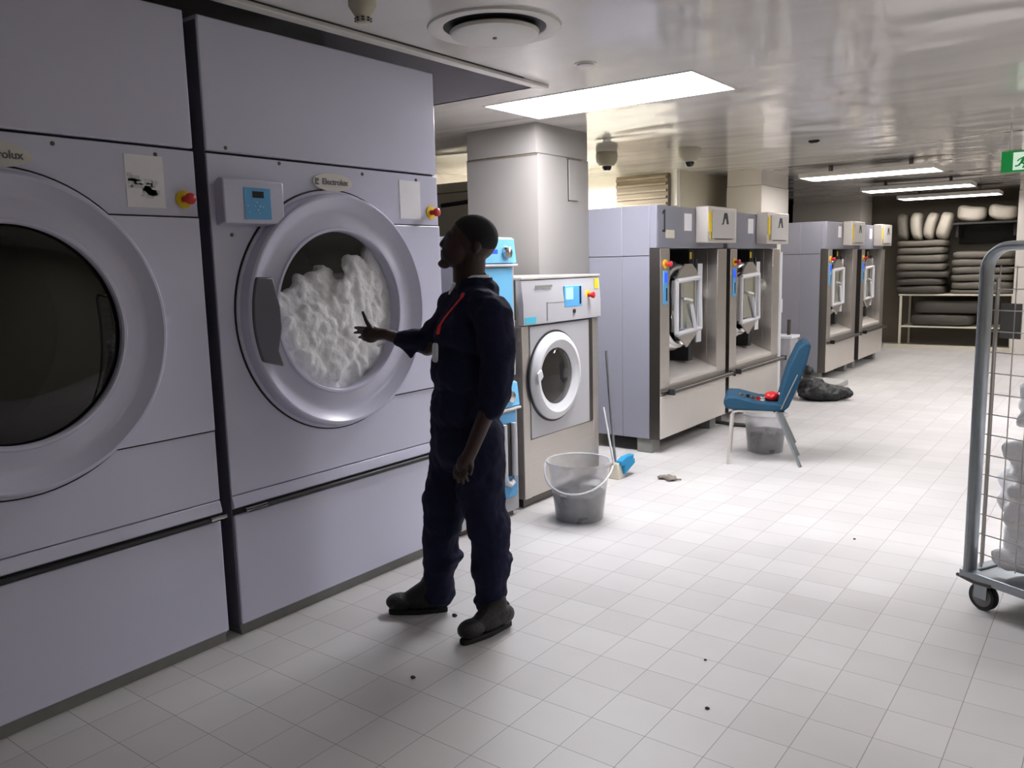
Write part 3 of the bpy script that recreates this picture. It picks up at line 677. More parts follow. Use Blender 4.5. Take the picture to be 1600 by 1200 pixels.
# ------------------------------------------------------------------ floor odds and ends
rg = MB()
for k in range(12): rg.ell((random.uniform(-.05, .05), random.uniform(-.03, .03), .012), (.03, .018, random.uniform(.008, .022)), Matrix.Rotation(random.random()*3, 3, 'Z'), 12, 8)
r = remesh(rg, 'crumpled_rag', M['rag'], .006, None, 1, [(clouds('c_small', .035, 2), .012)]); r.location = (-2.56, 5.26, .004)
MBt = MB().tube([(.05, .0, .008), (.10, .02, .006)], .006, 6).build('rag_tail', M['rag'], r)
tag(r, 'small crumpled grey rag lying alone on the tiles in front of the chair', 'rag')
bits = [((710, 963), .012, 'dark crumb of dirt on the tiles beside the boots'), ((645, 1060), .010, 'dark crumb of dirt on the tiles in front of the man'), ((1335, 843), .007, 'tiny dark crumb on the open tiles left of the trolley'),
        ((1105, 1108), .008, 'dark crumb on the tiles lowest in the picture'), ((1102, 1032), .006, 'small crumb on the tiles just beyond the lowest crumb')]
for (pp, s, lab) in bits:
    q = atz(pp[0], pp[1], 0); mbb = MB().ell((0, 0, s*.5), (s, s*.8, s*.6), None, 8, 6); mbb.ell((s*.5, s*.3, s*.4), (s*.5, s*.6, s*.5), None, 8, 6)
    o = mbb.build('dirt_crumb', M['dirt'], None); o.location = q; tag(o, lab, 'dirt', 'crumbs on the floor')
bg = MB().ell((0, 0, .07), (.27, .20, .10), Matrix.Rotation(.6, 3, 'Z'), 24, 14).ell((-.13, -.02, .14), (.15, .13, .10)).ell((.14, .10, .06), (.16, .10, .07)).ell((-.18, .05, .25), (.06, .05, .12))
o = remesh(bg, 'black_bag', M['bag'], .014, None, 2, [(clouds('c_mid', .08, 2), .05)]); o.location = (-2.62, 9.22, .012)
tag(o, 'black plastic bag slumped on the floor behind the teal chair', 'bag')
o = MB().box(-.3, .3, -.45, .45, 0, .07).build('concrete_block', M['concrete'], None, bevel=.01); o.location = (-2.97, 10.02, 0)
tag(o, 'low grey concrete slab on the floor behind the black bag', 'slab')
pt = thing('drain_pipe', 'white plastic standpipe rising beside the washer marked 2', 'pipe', (-3.02, 8.84, 0))
MB().tube([(0, 0, .05), (0, 0, 1.62)], .05, 16).build('pipe', M['white_plastic'], pt)
MB().tube([(0, 0, .98), (0, 0, 1.12)], .06, 16).build('coupling', M['white_plastic'], pt)
MB().tube([(0, 0, 0), (0, 0, .06)], .065, 16).build('base_socket', M['white_plastic'], pt)
cd_ = thing('plastic_crate', 'pale translucent plastic container standing behind the chair beside the standpipe', 'container', (-2.99, 9.12, 0))
MB().box(-.12, .08, -.13, .13, 0, .68).build('body', M['bucket_top'], cd_, bevel=.01)
MB().box(-.135, .095, -.145, .145, .68, .71).build('rim', M['white_plastic'], cd_, bevel=.005)
MB().tube([(0, .05, .71), (0, .05, .88)], .02, 10).build('spout', M['steel_dark'], cd_)
hs = thing('hose', 'black hose end on the floor between the two numbered washers', 'hose', (-2.95, 7.33, 0))
MB().tube([(-.35, -.1, .05), (-.1, -.02, .03), (.06, .0, .02), (.22, .02, .018)], .018, 8).build('hose_run', M['blackrub'], hs)
MB().tube([(.20, .02, .022), (.26, .025, .022)], .022, 8).build('hose_cap', M['black'], hs)

# ------------------------------------------------------------------ shelf table with pillows and duvets
SY = 15.25
st = thing('shelf_table', 'white metal-framed shelf table stacked with dark bedding at the far end', 'shelf', (-2.25, SY+.45, 0))
MB().box(-.87, .83, -.45, .35, .875, .905).build('top', M['cream'], st, bevel=.004)
MB().box(-.83, .80, -.42, .32, .34, .365).build('lower_shelf', M['cream'], st, bevel=.004)
for sx in (-.85, .79):
    for sy in (-.45, .31): MB().box(sx, sx+.035, sy, sy+.035, 0, .875).build('leg', M['cream'], st)
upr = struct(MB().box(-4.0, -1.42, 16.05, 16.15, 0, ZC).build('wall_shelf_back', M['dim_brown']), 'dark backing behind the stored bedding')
struct(MB().box(-3.3, -1.43, 15.12, 15.2, 0, .06).build('baseboard_front', M['cream']), 'cream kerb under the shelf table')
def slab_bed(name, x0, x1, z, h, y0, mm, lab, cat, group, rz=0):
    rnd2 = random.Random(int(x0*1000)+int(z*1000))
    mb = MB().ell((0, 0, h/2), ((x1-x0)/2, .32, h/2*.97), None, 32, 12, .35)
    for v in mb.v:
        v.z += .006*math.sin(v.x*9+z*7)*(v.z/h)
        v.y += .012*math.sin(v.x*7+z*11)
    o = mb.build(name, mm, None, ang=60); o.location = ((x0+x1)/2, y0+.32, z); o.rotation_euler = (0, 0, rz)
    return tag(o, lab, cat, group)
ords = ['topmost', 'second from the top', 'third from the top', 'fourth from the top', 'fifth from the top', 'sixth from the top', 'seventh from the top', 'bottom one']
hs_ = [.14, .12, .12, .13, .14, .12, .11]; zz = .906
for i, h in enumerate(hs_):
    k = len(hs_)-1-i
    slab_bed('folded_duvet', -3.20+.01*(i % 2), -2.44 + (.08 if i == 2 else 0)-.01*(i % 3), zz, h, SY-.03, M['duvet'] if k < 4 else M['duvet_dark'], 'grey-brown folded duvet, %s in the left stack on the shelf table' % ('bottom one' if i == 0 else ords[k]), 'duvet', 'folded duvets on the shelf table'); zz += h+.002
ztopL = zz; zz = .906
for i, h in enumerate([.07, .13, .12, .12, .12, .12]):
    k = 5-i
    slab_bed('folded_duvet', -2.36+.012*(i % 2), -1.46, zz, h, SY, M['duvet'], 'grey-brown folded duvet, %s in the right stack on the shelf table' % ('bottom one' if i == 0 else ords[k]), 'duvet', 'folded duvets on the shelf table'); zz += h+.002
ztopR = zz
# dark shelf board carrying the right row of pillows
sb = thing('shelf_board', 'dark shelf board under the two lying pillows at the far end', 'shelf', (-1.93, SY+.4, 2.03))
MB().box(-.42, .50, -.38, .40, 0, .03).build('board', M['wall_dark'], sb)
for bx in (-.40, .42): MB().box(bx, bx+.04, -.2, .38, -.2, 0).build('bracket', M['wall_dark'], sb)
MB().box(-.42, .5, .30, .40, -.3, 0).build('back_rail', M['wall_dark'], sb)
def pillow(x, z, w, h, tilt, mm, lab, y0=SY-.02, dark=False):
    mb = MB().ell((0, 0, 0), (w/2, .26, h/2), None, 28, 16, .55)
    for v in mb.v:
        v.x += .02*math.sin(v.z*9+x*5); v.z += .012*math.sin(v.x*14+x)
    o = mb.build('pillow', mm, None, ang=70)
    R = Matrix.Rotation(tilt, 3, 'Y'); lo = min((R @ v).z for v in mb.v)
    o.location = (x, y0+.26, z-lo); o.rotation_euler = (0, tilt, 0)
    return tag(o, lab, 'pillow', 'pillows stored at the far end')
pillow(-3.12, ztopL, .18, .44, .05, M['duvet'], 'dim upright pillow, leftmost of the row on top of the bedding')
pillow(-2.90, ztopL, .18, .46, -.04, M['pillow'], 'pale upright pillow with a sharp ridge, second in the row of pillows')
pillow(-2.69, ztopL, .17, .45, .10, M['pillow'], 'leaning upright pillow in the middle of the row of pillows')
pillow(-2.49, ztopL, .19, .45, .10, M['pillow'], 'upright pillow at the right end of the left duvet stack')
pillow(-2.12, 2.062, .42, .25, .10, M['pillow'], 'pale pillow lying flat on the dark shelf board, left one of two')
pillow(-1.65, 2.062, .40, .24, .14, M['pillow'], 'pale pillow lying flat on the dark shelf board, right one of two')
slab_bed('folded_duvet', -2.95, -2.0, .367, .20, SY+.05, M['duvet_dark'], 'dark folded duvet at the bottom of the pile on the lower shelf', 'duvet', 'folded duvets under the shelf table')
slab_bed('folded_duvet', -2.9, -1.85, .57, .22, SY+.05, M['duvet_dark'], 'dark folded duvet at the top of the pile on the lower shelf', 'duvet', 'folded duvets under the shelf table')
slab_bed('folded_duvet', -1.98, -1.52, .367, .34, SY+.12, M['duvet_dark'], 'dark rolled duvet at the right end of the lower shelf', 'duvet', 'folded duvets under the shelf table') if False else None
# stack of dark bedding left of the table between washer and shelf
# ------------------------------------------------------------------ ceiling fittings
v = thing('air_diffuser', 'round white air diffuser in the ceiling above the second dryer', 'air vent', (-2.335, 3.06, ZC))
MB().lathe([(.003, .30), (-.010, .295), (-.014, .26), (-.006, .232), (.003, .225)], (0, 0, 0), 'z', 72).build('outer_ring', M['trimw'], v)
MB().lathe([(-.0015, .23), (-.0015, .0001)], (0, 0, 0), 'z', 64).build('throat', M['black'], v)
MB().lathe([(-.018, .0001), (-.045, .0001), (-.048, .10), (-.046, .16), (-.036, .195), (-.024, .20), (-.018, .195)], (0, 0, 0), 'z', 72).build('disc', M['trimw'], v)
MB().lathe([(-.05, .0001), (-.052, .008), (-.046, .009)], (0, 0, 0), 'z', 16).build('centre_screw', M['steel_dark'], v)
MB().lathe([(-.018, .02), (-.001, .02)], (0, 0, 0), 'z', 12).build('stem', M['black'], v)
s = thing('smoke_detector', 'cream cone-shaped smoke detector at the top edge of the picture', 'smoke detector', (-2.51, 2.43, ZC))
MB().lathe([(0, .055), (-.02, .055), (-.055, .034), (-.06, .03), (-.08, .028), (-.084, .024), (-.085, .0001)], (0, 0, 0), 'z', 36).build('body', M['ivory'], s)
sl = MB()
for k in range(8):
    a = 2*PI*k/8; c, d = math.cos(a), math.sin(a)
    for z in (-.066, -.076): sl.ell((c*.0285, d*.0285, z), (.007, .007, .0035), None, 8, 6)
sl.build('vent_slots', M['black'], s)
s = thing('ceiling_sensor', 'flat round white sensor in the ceiling beside the large light', 'sensor', (-2.39, 3.92, ZC))
MB().lathe([(0, .045), (-.012, .045), (-.018, .035), (-.018, .0001)], (0, 0, 0), 'z', 32).build('body', M['trimw'], s)
MB().lathe([(-.0, .06), (-.004, .06), (-.004, .045)], (0, 0, 0), 'z', 32).build('flange', M['trimw'], s)
for (px, py, zt, lab) in ((948, 250, 2.5, 'cream dome sensor on the ceiling nearest the column'), (1077, 243, 2.5, 'cream dome sensor on the ceiling above the first large washer')):
    q = atz(px, py, 2.53)
    s = thing('dome_sensor', lab, 'dome sensor', (q.x, q.y, ZC), 0, 'dome sensors')
    MB().lathe([(0, .10), (-.03, .105), (-.085, .10), (-.125, .07), (-.13, .045)], (0, 0, 0), 'z', 36).build('housing', M['ivory'], s)
    MB().lathe([(-.125, .046), (-.15, .044), (-.17, .03), (-.175, .0001)], (0, 0, 0), 'z', 24).build('lens', M['screen_black'], s)
q = atz(1272, 219, ZC)
s = thing('ceiling_hook', 'small black slot fitting alone on the bare ceiling', 'fitting', (q.x, q.y, ZC))
MB().box(-.045, .045, -.018, .018, -.018, 0).build('body', M['black'], s, bevel=.003)
MB().box(-.03, .03, -.01, .01, -.024, -.018).build('slot', M['blackrub'], s)
# emergency exit sign
ex = thing('exit_sign', 'green running-man emergency exit sign hanging at the right edge', 'exit sign', (-.70, 8.0, 2.29))
MB().box(-.20, .20, 0, .03, -.085, .085).build('sign_box', M['green'], ex, bevel=.003)
MB().box(-.115, .02, -.002, 0, -.07, .07).build('door_pictogram', M['exit_white'], ex)
f = MB()
def seg(a, b, w):
    a, b = Vector(a), Vector(b); d = (b-a).normalized(); n = Vector((-d.y, d.x))*w
    P = [a+n, a-n, b-n, b+n]; f.add([(p.x, -.0035, p.y) for p in P]+[(p.x, -.002, p.y) for p in P], [(0, 1, 2, 3), (7, 6, 5, 4), (0, 4, 5, 1), (1, 5, 6, 2), (2, 6, 7, 3), (3, 7, 4, 0)])
seg((-.035, .03), (-.055, -.01), .011); seg((-.055, -.01), (-.03, -.03), .007); seg((-.03, -.03), (-.045, -.058), .006); seg((-.055, -.01), (-.075, -.035), .007); seg((-.075, -.035), (-.10, -.04), .006)
seg((-.04, .028), (-.07, .015), .005); seg((-.07, .015), (-.085, .0), .005); seg((-.035, .025), (-.01, .01), .005); seg((-.01, .01), (.0, .025), .005)
f.lathe([(-.0035, .0001), (-.0035, .012), (-.002, .012)], (-.028, 0, .052), 'y', 20)
f.build('running_man', M['green'], ex)
MB().box(-.15, -.135, .01, .02, .085, ZC-2.29).box(.135, .15, .01, .02, .085, ZC-2.29).build('hanger', M['trimw'], ex)
# dark object seen through the gap left of the near column
q = Vector((-4.9, 6.2, 0))
lv = thing('louvre_unit', 'grey louvred unit on the bright wall above the washer marked 1', 'air unit', (-4.66, 8.93, 2.16))
MB().box(-.34, .34, -.05, .02, 0, .40).build('casing', M['brown'], lv, bevel=.005)
for k in range(5): MB().box(-.33, .33, -.085, -.05, .04+k*.075, .07+k*.075).build('slat', M['brown'], lv, bevel=.004)
cb = thing('cctv_camera', 'small black camera on a bracket left of the near column', 'camera', (-5.62, 6.86, 2.22))
MB().tube([(0, 0, 0), (0, 0, .38)], .012, 8).build('bracket', M['black'], cb)
MB().tube([(-.35, -.05, -.02), (.0, -.04, .0), (.06, -.04, .03)], .022, 8).build('body', M['black'], cb)
o = thing('ceiling_tile_scrap', 'dark bent sheet lying on top of the washer marked 1', 'sheet', (-3.55, 7.05, 1.99))
MB().add([(-.15, -.35, .03), (.15, -.35, .03), (.15, .1, .07), (-.15, .1, .07), (.15, .45, .02), (-.15, .45, .02), (-.15, -.35, .0), (.15, -.35, .0), (.15, .45, .0), (-.15, .45, .0)], [(0, 1, 2, 3), (3, 2, 4, 5), (0, 6, 7, 1), (5, 4, 8, 9), (6, 9, 8, 7), (1, 7, 8, 4, 2), (0, 3, 5, 9, 6)]).build('sheet', M['wall_olive'], o)

# ------------------------------------------------------------------ linen trolley
th = math.atan2(-.47, .88)
ct = thing('linen_trolley', 'tall galvanised wire roll trolley of white linen at the right edge', 'trolley', (-.475, 3.98, 0), th)
LN, DP, HT = .82, .66, 1.60
def ubar(x0, y, r=.10):
    pts = [(x0, y, .17), (x0, y, HT-r-.02)]
    for k in range(1, 9):
        a = PI/2*k/8; pts.append((x0+r-r*math.cos(a), y, HT-r+r*math.sin(a)-.02))
    pts.append((x0+LN-r, y, HT-.02))
    for k in range(1, 9):
        a = PI/2*k/8; pts.append((x0+LN-r+r*math.sin(a), y, HT-r+r*math.cos(a)-.02))
    pts.append((x0+LN, y, .17)); return pts
for y in (0, DP): MB().tube(ubar(0, y), .020, 14, flat=1.9, ref=(0, 1, 0)).build('side_frame', M['galv'], ct)
wp = MB()
for y in (0, DP):
    for k in range(15):
        z = .26+k*.088; wp.tube([(.035, y, z), (LN-.035, y, z)], .0028, 6)
    for k in range(11):
        x = .055+k*(LN-.11)/10; wp.tube([(x, y+.006, .22), (x, y+.006, HT-.10)], .0026, 6)
    wp.tube([(.05, y, .2), (.05, y, HT-.15)], .006, 8)
wp.build('wire_panel', M['steel_light'], ct)
bw = MB()
for k in range(15):
    z = .26+k*.088; bw.tube([(LN, .03, z), (LN, DP-.03, z)], .0028, 6)
for k in range(9): bw.tube([(LN, .05+k*.07, .22), (LN, .05+k*.07, HT-.1)], .0026, 6)
bw.build('back_panel', M['steel_light'], ct)
MB().box(-.03, LN+.03, -.03, .02, .135, .175).box(-.03, LN+.03, DP-.02, DP+.03, .135, .175).box(-.03, .02, .02, DP-.02, .135, .175).box(LN-.02, LN+.03, .02, DP-.02, .135, .175).box(.02, LN-.02, .02, DP-.02, .15, .165).build('base_frame', M['galv'], ct, bevel=.004)
MB().tube([(-.045, -.02, .14), (.05, -.035, .135), (.12, -.03, .14)], .008, 8).build('brake_pedal', M['steel_dark'], ct)
MB().box(.065, .135, .33, .336, 1.18, 1.36).build('label_plate', M['galv'], ct, label='blank grey label plate') if False else MB().box(.06, .15, .014, .018, 1.20, 1.345).build('label_plate', M['floor_skirt'], ct, label='blank grey label plate')
for (x, y) in ((.05, .03), (LN-.05, .03), (.05, DP-.03), (LN-.05, DP-.03)):
    c = MB().box(x-.035, x+.035, y-.025, y+.025, .125, .137).box(x-.03, x+.03, y-.028, y-.023, .055, .13).box(x-.03, x+.03, y+.023, y+.028, .055, .13).build('caster', M['galv'], ct, bevel=.002)
    MB().lathe([(-.018, .045), (-.018, .058), (-.012, .062), (.012, .062), (.018, .058), (.018, .045)], (x, y, .062), 'y', 40, closed=True).build('tyre', M['blackrub'], c)
    MB().lathe([(-.016, .0001), (-.016, .046), (.016, .046), (.016, .0001)], (x, y, .062), 'y', 32).build('wheel_hub', M['floor_skirt'], c)
# linen in the trolley
lp = MB(); rnd = random.Random(11)
for k in range(240):
    z = rnd.uniform(.21, 1.0); lim = .075+max(0, z-.45)*.12
    x = rnd.uniform(lim, LN-.10); y = rnd.choice((rnd.uniform(.06, .12), rnd.uniform(.07, DP-.1))); s = rnd.uniform(.035, .06)
    lp.ell((x, y, z), (s, s*.8, s*.7), Matrix.Rotation(rnd.uniform(0, 3), 3, 'Y'), 12, 8)
lp.box(.10, LN-.09, .075, DP-.09, .2, .75)
lo = remesh(lp, 'linen_pile', M['linen'], .013, None, 2, [(clouds('c_big', .11, 1), .05), (clouds('c_small', .035, 2), .014)])
lo.location = ct.location; lo.rotation_euler = (0, 0, th)
tag(lo, 'heap of crumpled white linen inside the wire trolley', 'laundry', kind='stuff')

# ------------------------------------------------------------------ the man
nv = Vector((-.645, .764, 0)).normalized(); P0 = Vector((-2.2, 2.58, 0))
def P(px, py, k=0.):
    d = ray(px, py); t = ((P0-CO).dot(nv)+k)/d.dot(nv); return CO+d*t
IL = Vector((-nv.y, nv.x, 0))      # towards the left of the picture
if IL.dot(Vector((-1, -1, 0))) < 0: IL = -IL
UP = Vector((0, 0, 1))
def frame(fwd, up=UP):
    f = Vector(fwd).normalized(); s = up.cross(f).normalized(); u = f.cross(s); return Matrix((f, s, u)).transposed()  # columns: fwd, side, up
base = P(735, 975, .07); base.z = 0
man = thing('person', 'person in navy coveralls with red lanyard reaching towards the dryer door', 'person', tuple(base))
def local(mb):
    for v in mb.v: v -= base
    return mb
body = MB()
# head (profile facing picture-left, tilted up)
HK = .05
hf = (IL*math.cos(math.radians(14))+UP*math.sin(math.radians(14))-nv*.02).normalized()
hR = frame(hf)
body.ell(P(739, 374, HK), (.100, .076, .092), hR, 28, 18)                 # cranium
body.ell(P(718, 384, HK), (.068, .064, .075), hR, 24, 14)                 # face
body.ell(P(713, 400, HK), (.066, .052, .050), hR, 24, 14)                 # jaw
body.ell(P(704, 367, HK), (.022, .055, .022), hR, 16, 10)                 # brow
body.ell(P(693.5, 413, HK), (.026, .026, .018), hR, 16, 10)               # chin
body.cone(P(697, 371, HK), P(691.5, 382, HK), .009, .014, 12)             # nose
body.ell(P(694, 385, HK), (.012, .020, .008), hR, 12, 8)
body.ell(P(692.5, 393, HK), (.012, .024, .007), hR, 14, 8); body.ell(P(693, 399.5, HK), (.012, .022, .007), hR, 14, 8)  # lips
for s in (-1, 1):
    e = P(744, 386, HK)-nv*(-s)*.072; body.ell(e, (.017, .008, .028), hR, 14, 10)   # ears
    e = P(703, 376, HK)+nv*s*.032; body.ell(e, (.012, .014, .011), hR, 12, 8)      # eyes / lids
body.cone(P(737, 405, HK), P(733, 446, .07), .058, .064, 20)             # neck
body.cone(P(724, 415, HK), P(728, 440, .07), .045, .055, 16)
# trunk under the clothes
body.ell(P(738, 505, .07), (.085, .13, .14), frame(IL), 24, 14); body.ell(P(735, 590, .07), (.07, .10, .2), frame(IL), 24, 14); body.ell(P(732, 670, .07), (.08, .11, .11), frame(IL), 24, 14)
# legs
hipR, kneeR, ankR = P(712, 690, .14), P(690, 815, .16), P(685, 925, .18)
hipL, kneeL, ankL = P(748, 690, -.01), P(760, 820, -.03), P(768, 950, -.01)
for a, b, c in ((hipR, kneeR, ankR), (hipL, kneeL, ankL)):
    body.cone(a, b, .075, .052); body.cone(b, c, .05, .035)
# near (left) arm hanging, forearm bent forward
shL, elL, wrL = P(771, 490, -.12), P(774, 610, -.16), P(737, 703, -.18)
body.cone(P(745, 480, -.02), shL, .05, .05); body.cone(shL, elL, .05, .040); body.cone(elL, wrL, .037, .028)
# far (right) arm reaching out
shR, elR, wrR = P(708, 482, .24), P(668, 543, .30), P(602, 522, .26)
body.cone(P(725, 480, .15), shR, .05, .05); body.cone(shR, elR, .046, .038); body.cone(elR, wrR, .036, .025)
def finger(pts, r0, r1):
    n = len(pts)-1
    for i in range(n): body.cone(pts[i], pts[i+1], r0+(r1-r0)*i/n, r0+(r1-r0)*(i+1)/n, 10)
# right hand: palm upright, thumb up, fingers spread towards the glass
pm = P(583, 522, .27); body.cone(wrR, pm, .025, .030); body.ell(pm+IL*.01, (.042, .018, .040), frame(IL), 18, 12)
finger([P(580, 514, .26), P(573, 503, .25), P(567, 488, .245)], .012, .007)
finger([P(574, 514, .28), P(563, 512, .31), P(555, 512, .34)], .0095, .0065)
finger([P(573, 519, .28), P(561, 519, .32), P(554, 520, .345)], .0095, .0065)
finger([P(574, 524, .28), P(565, 527, .31), P(561, 527, .33)], .009, .006)
finger([P(577, 529, .27), P(570, 531, .28), P(567, 530, .30)], .0085, .006)
# left hand hanging, lightly curled
pl = P(727, 722, -.19); body.cone(wrL, pl, .027, .030); body.ell(pl+Vector((0, 0, -.01)), (.036, .022, .045), frame(IL), 18, 12)
finger([P(733, 720, -.20), P(737, 731, -.215), P(735, 741, -.22)], .011, .007)
finger([P(728, 731, -.205), P(727, 743, -.21), P(731, 751, -.205)], .0095, .0065)
finger([P(723, 732, -.195), P(721, 745, -.20), P(724, 755, -.195)], .0095, .0065)
finger([P(718, 731, -.185), P(715, 744, -.19), P(717, 753, -.185)], .009, .006)
finger([P(714, 728, -.175), P(710, 739, -.175), P(711, 747, -.17)], .0085, .006)
remesh(local(body), 'body', M['skin'], .0045, man, 2)
# hair: close-cropped cap
hair = MB(); hair.ell(P(741.5, 370, HK), (.099, .080, .090), hR, 28, 18)
for v in hair.v: v -= base
cut = P(741.5, 370, HK)-base
keep = MB(); 
hm = hair.mesh('hair'); bm = bmesh.new(); bm.from_mesh(hm)
n1 = (hR @ Vector((.62, 0, -.78))).normalized()
bmesh.ops.bisect_plane(bm, geom=bm.verts[:]+bm.edges[:]+bm.faces[:], plane_co=cut+n1*.030, plane_no=n1, clear_outer=True)
bmesh.ops.holes_fill(bm, edges=[e for e in bm.edges if e.is_boundary], sides=0)
bm.to_mesh(hm); bm.free(); hm.materials.append(M['hair']); link('hair', hm, man, ang=50)
# coveralls
cv = MB()
def E(px, py, k, a, b, c, up=UP, fwd=IL): cv.ell(P(px, py, k), (a, b, c), frame(fwd, up), 24, 14)
F2 = (IL*.85-nv*.25)
E(741, 490, .06, .118, .19, .080, fwd=F2); E(737, 522, .06, .155, .185, .12, fwd=F2); E(731, 575, .06, .160, .165, .14, fwd=F2)
E(728, 635, .06, .150, .155, .13, fwd=F2); cv.cone(P(720, 560, .08), P(715, 700, .10), .115, .115, 24); E(729, 690, .06, .150, .16, .12, fwd=F2)
cv.cone(P(744, 462, .06), P(742, 450, .06), .10, .078, 20)
cv.cone(P(745, 476, -.02), shL, .080, .076); cv.cone(P(730, 474, .14), shR, .085, .075)
cv.cone(shL, P(778, 560, -.15), .078, .072); cv.cone(P(778, 560, -.15), elL, .072, .064); cv.cone(elL, P(768, 636, -.165), .068, .056)
cv.cone(shR, P(672, 532, .30), .066, .058); cv.cone(P(672, 532, .30), P(640, 530, .28), .056, .046)
cv.cone(P(640, 530, .28), P(622, 527, .27), .046, .032)
cv.cone(P(645, 535, .28), P(642, 556, .28), .032, .012); cv.cone(P(630, 530, .27), P(640, 554, .28), .022, .010)
cv.cone(hipR, P(697, 770, .15), .110, .096); cv.cone(P(697, 770, .15), P(690, 830, .16), .096, .083); cv.cone(P(690, 830, .16), P(686, 880, .17), .083, .080); cv.cone(P(686, 880, .17), P(684, 928, .18), .072, .066)
cv.cone(hipL, P(752, 770, -.02), .118, .100); cv.cone(P(752, 770, -.02), P(766, 840, -.03), .098, .086); cv.cone(P(766, 840, -.03), P(768, 895, -.02), .086, .082); cv.cone(P(768, 895, -.02), P(768, 950, -.01), .076, .064)
for (px, py, k, r) in ((696, 868, .165, .082), (685, 895, .175, .074), (770, 872, -.02, .090), (767, 938, -.01, .076), (684, 926, .18, .076), (771, 948, -.01, .080)):
    cv.ell(P(px, py, k), (r, r*.95, .035), frame(IL), 20, 10)
remesh(local(cv), 'coverall', M['navy'], .008, man, 3, [(clouds('c_cloth', .10, 1), .030), (clouds('c_fold', .045, 1), .012)])
# standing collar
col = MB(); cc = P(741, 441, .06); crot = frame(IL, (UP+IL*.12).normalized())
seg_n = 40; inner = []
def ringpts(c, a, b, zoff, drop):
    out = []
    for i in range(seg_n):
        t = 2*PI*(i+.5)/seg_n; q = Vector((a*math.cos(t), b*math.sin(t), zoff-drop*max(0, math.cos(t))**2)); out.append(c+crot @ q)
    return out
rings = [ringpts(cc, .084, .082, -.045, .03), ringpts(cc, .076, .074, .018, .055), ringpts(cc, .070, .068, .018, .055), ringpts(cc, .074, .072, -.045, .03)]
col.add([v for r in rings for v in r], [(r*seg_n+i, r*seg_n+(i+1) % seg_n, ((r+1) % 4)*seg_n+(i+1) % seg_n, ((r+1) % 4)*seg_n+i) for r in range(4) for i in range(seg_n)])
local(col).build('collar', M['navy'], man, ang=60)
sh = MB(); rings = [ringpts(cc, .069, .067, -.03, .03), ringpts(cc, .066, .064, .030, .060), ringpts(cc, .063, .061, .030, .060), ringpts(cc, .064, .062, -.03, .03)]
sh.add([v for r in rings for v in r], [(r*seg_n+i, r*seg_n+(i+1) % seg_n, ((r+1) % 4)*seg_n+(i+1) % seg_n, ((r+1) % 4)*seg_n+i) for r in range(4) for i in range(seg_n)])
# white collar points at the front
sh.cone(P(709, 444, .0), P(702, 459, .0), .008, .004, 8)
local(sh).build('shirt_collar', M['shirt'], man, ang=60, label='white inner collar')
# lanyard with card
def ribbon(pts, w, side, th=.002):
    mb = MB(); n = len(pts)
    for p in pts:
        p = Vector(p)
        for (a, b) in ((-w, -th), (w, -th), (w, th), (-w, th)): mb.v.append(p+side*a+UP.cross(side)*b)
    for i in range(n-1):
        for j in range(4): mb.f.append((4*i+j, 4*i+(j+1) % 4, 4*i+4+(j+1) % 4, 4*i+4+j))
    mb.f += [(0, 1, 2, 3), (4*n-1, 4*n-2, 4*n-3, 4*n-4)]; return mb
rb = [P(724, 458, -.12), P(721, 465, -.135), P(708, 480, -.125), P(695, 496, -.105), P(687, 508, -.09), P(684, 522, -.07)]
lb = MB()
for i in range(len(rb)-1): lb.tube([rb[i], rb[i+1]], .0075, 8, flat=.35)
local(lb).build('lanyard', M['lanyard'], man, label='red neck lanyard')
ic = MB(); c0 = P(680, 551, -.04)
ic.ell(c0, (.008, .014, .040), frame((IL*.8-nv*.6).normalized(), (UP+IL*-.15).normalized()), 16, 8, .4)
local(ic).build('id_card', M['shirt'], man, label='pale card on the lanyard')
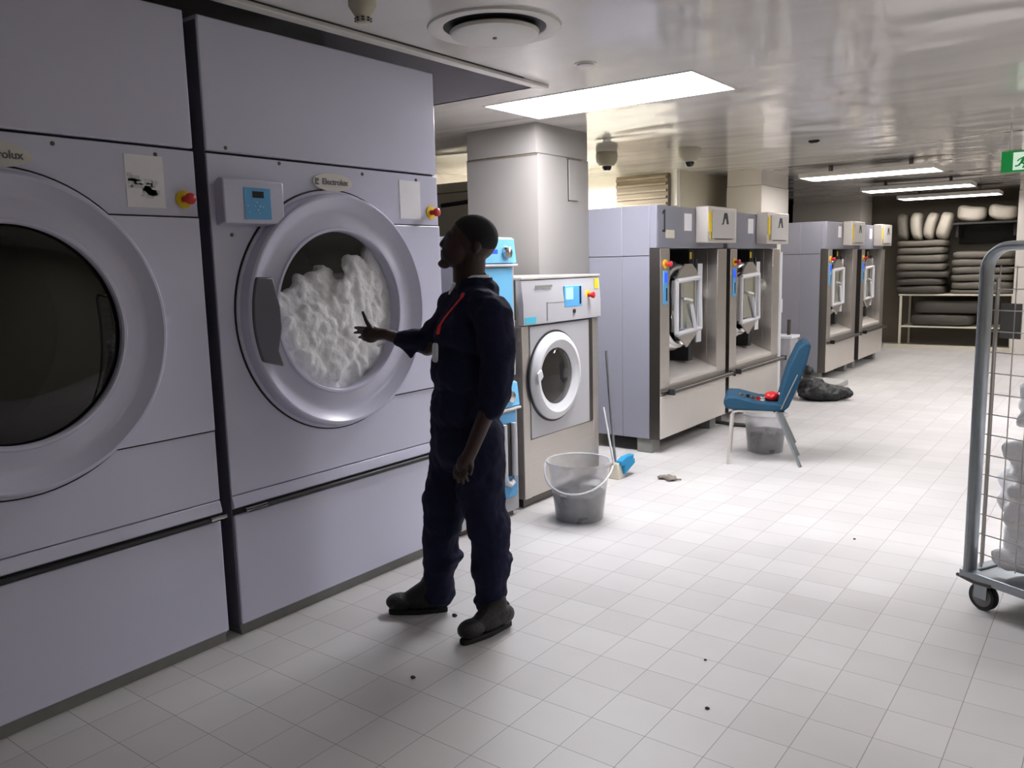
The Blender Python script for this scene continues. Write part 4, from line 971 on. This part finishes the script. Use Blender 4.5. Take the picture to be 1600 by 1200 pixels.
# boots
def boot(heel, toe, nm):
    heel, toe = Vector(heel), Vector(toe); d = (toe-heel); L = d.length; d.normalize(); R = frame(d)
    b = MB(); o = heel
    def q(f, s, u): return o+R @ Vector((f, s, u))
    b.ell(q(L*.20, 0, .062), (.062, .042, .045), R, 20, 12); b.ell(q(L*.45, 0, .055), (.075, .044, .040), R, 20, 12)
    b.ell(q(L*.78, 0, .055), (.066, .050, .040), R, 20, 12); b.cone(q(L*.27, 0, .07), q(L*.30, 0, .14), .044, .042, 18); b.cone(q(L*.30, 0, .12), q(L*.62, 0, .07), .046, .036, 16)
    for v in b.v:
        if v.z < .014: v.z = .014
    local(b); bo = remesh(b, 'boot', M['boot'], .006, man, 3)
    s = MB(); pts = []
    for k in range(28):
        t = 2*PI*k/28; f = L/2+(L/2-.008)*math.cos(t); w = .033+.008*math.cos(t-.0)- .005*abs(math.sin(2*t)); pts.append((f, w*math.copysign(abs(math.sin(t))**.7, math.sin(t))))
    n = len(pts); vs = [q(f, w, .0) for f, w in pts]+[q(f, w, .022) for f, w in pts]
    s.add(vs, [tuple(range(n)), tuple(range(2*n-1, n-1, -1))]+[(i, (i+1) % n, (i+1) % n+n, i+n) for i in range(n)])
    local(s).build('boot_sole', M['sole'], bo, bevel=.004)
hr = Vector((-2.375, 2.665, 0)); tr = Vector((-2.600, 2.490, 0)); boot(hr, tr, 'r')
hl = Vector((-2.055, 2.715, 0)); tl = Vector((-2.115, 2.425, 0)); boot(hl, tl, 'l')

# ------------------------------------------------------------------ world and view
w = bpy.data.worlds.new('world'); SC.world = w; w.use_nodes = True
w.node_tree.nodes['Background'].inputs[0].default_value = (.9, .95, 1, 1); w.node_tree.nodes['Background'].inputs[1].default_value = .0
vs = SC.view_settings; vs.view_transform = 'Standard'; vs.look = 'None'; vs.gamma = 1; vs.exposure = .45; vs.use_curve_mapping = False
SC.cycles.max_bounces = 10; SC.cycles.diffuse_bounces = 6; SC.cycles.transparent_max_bounces = 16; SC.cycles.use_denoising = True
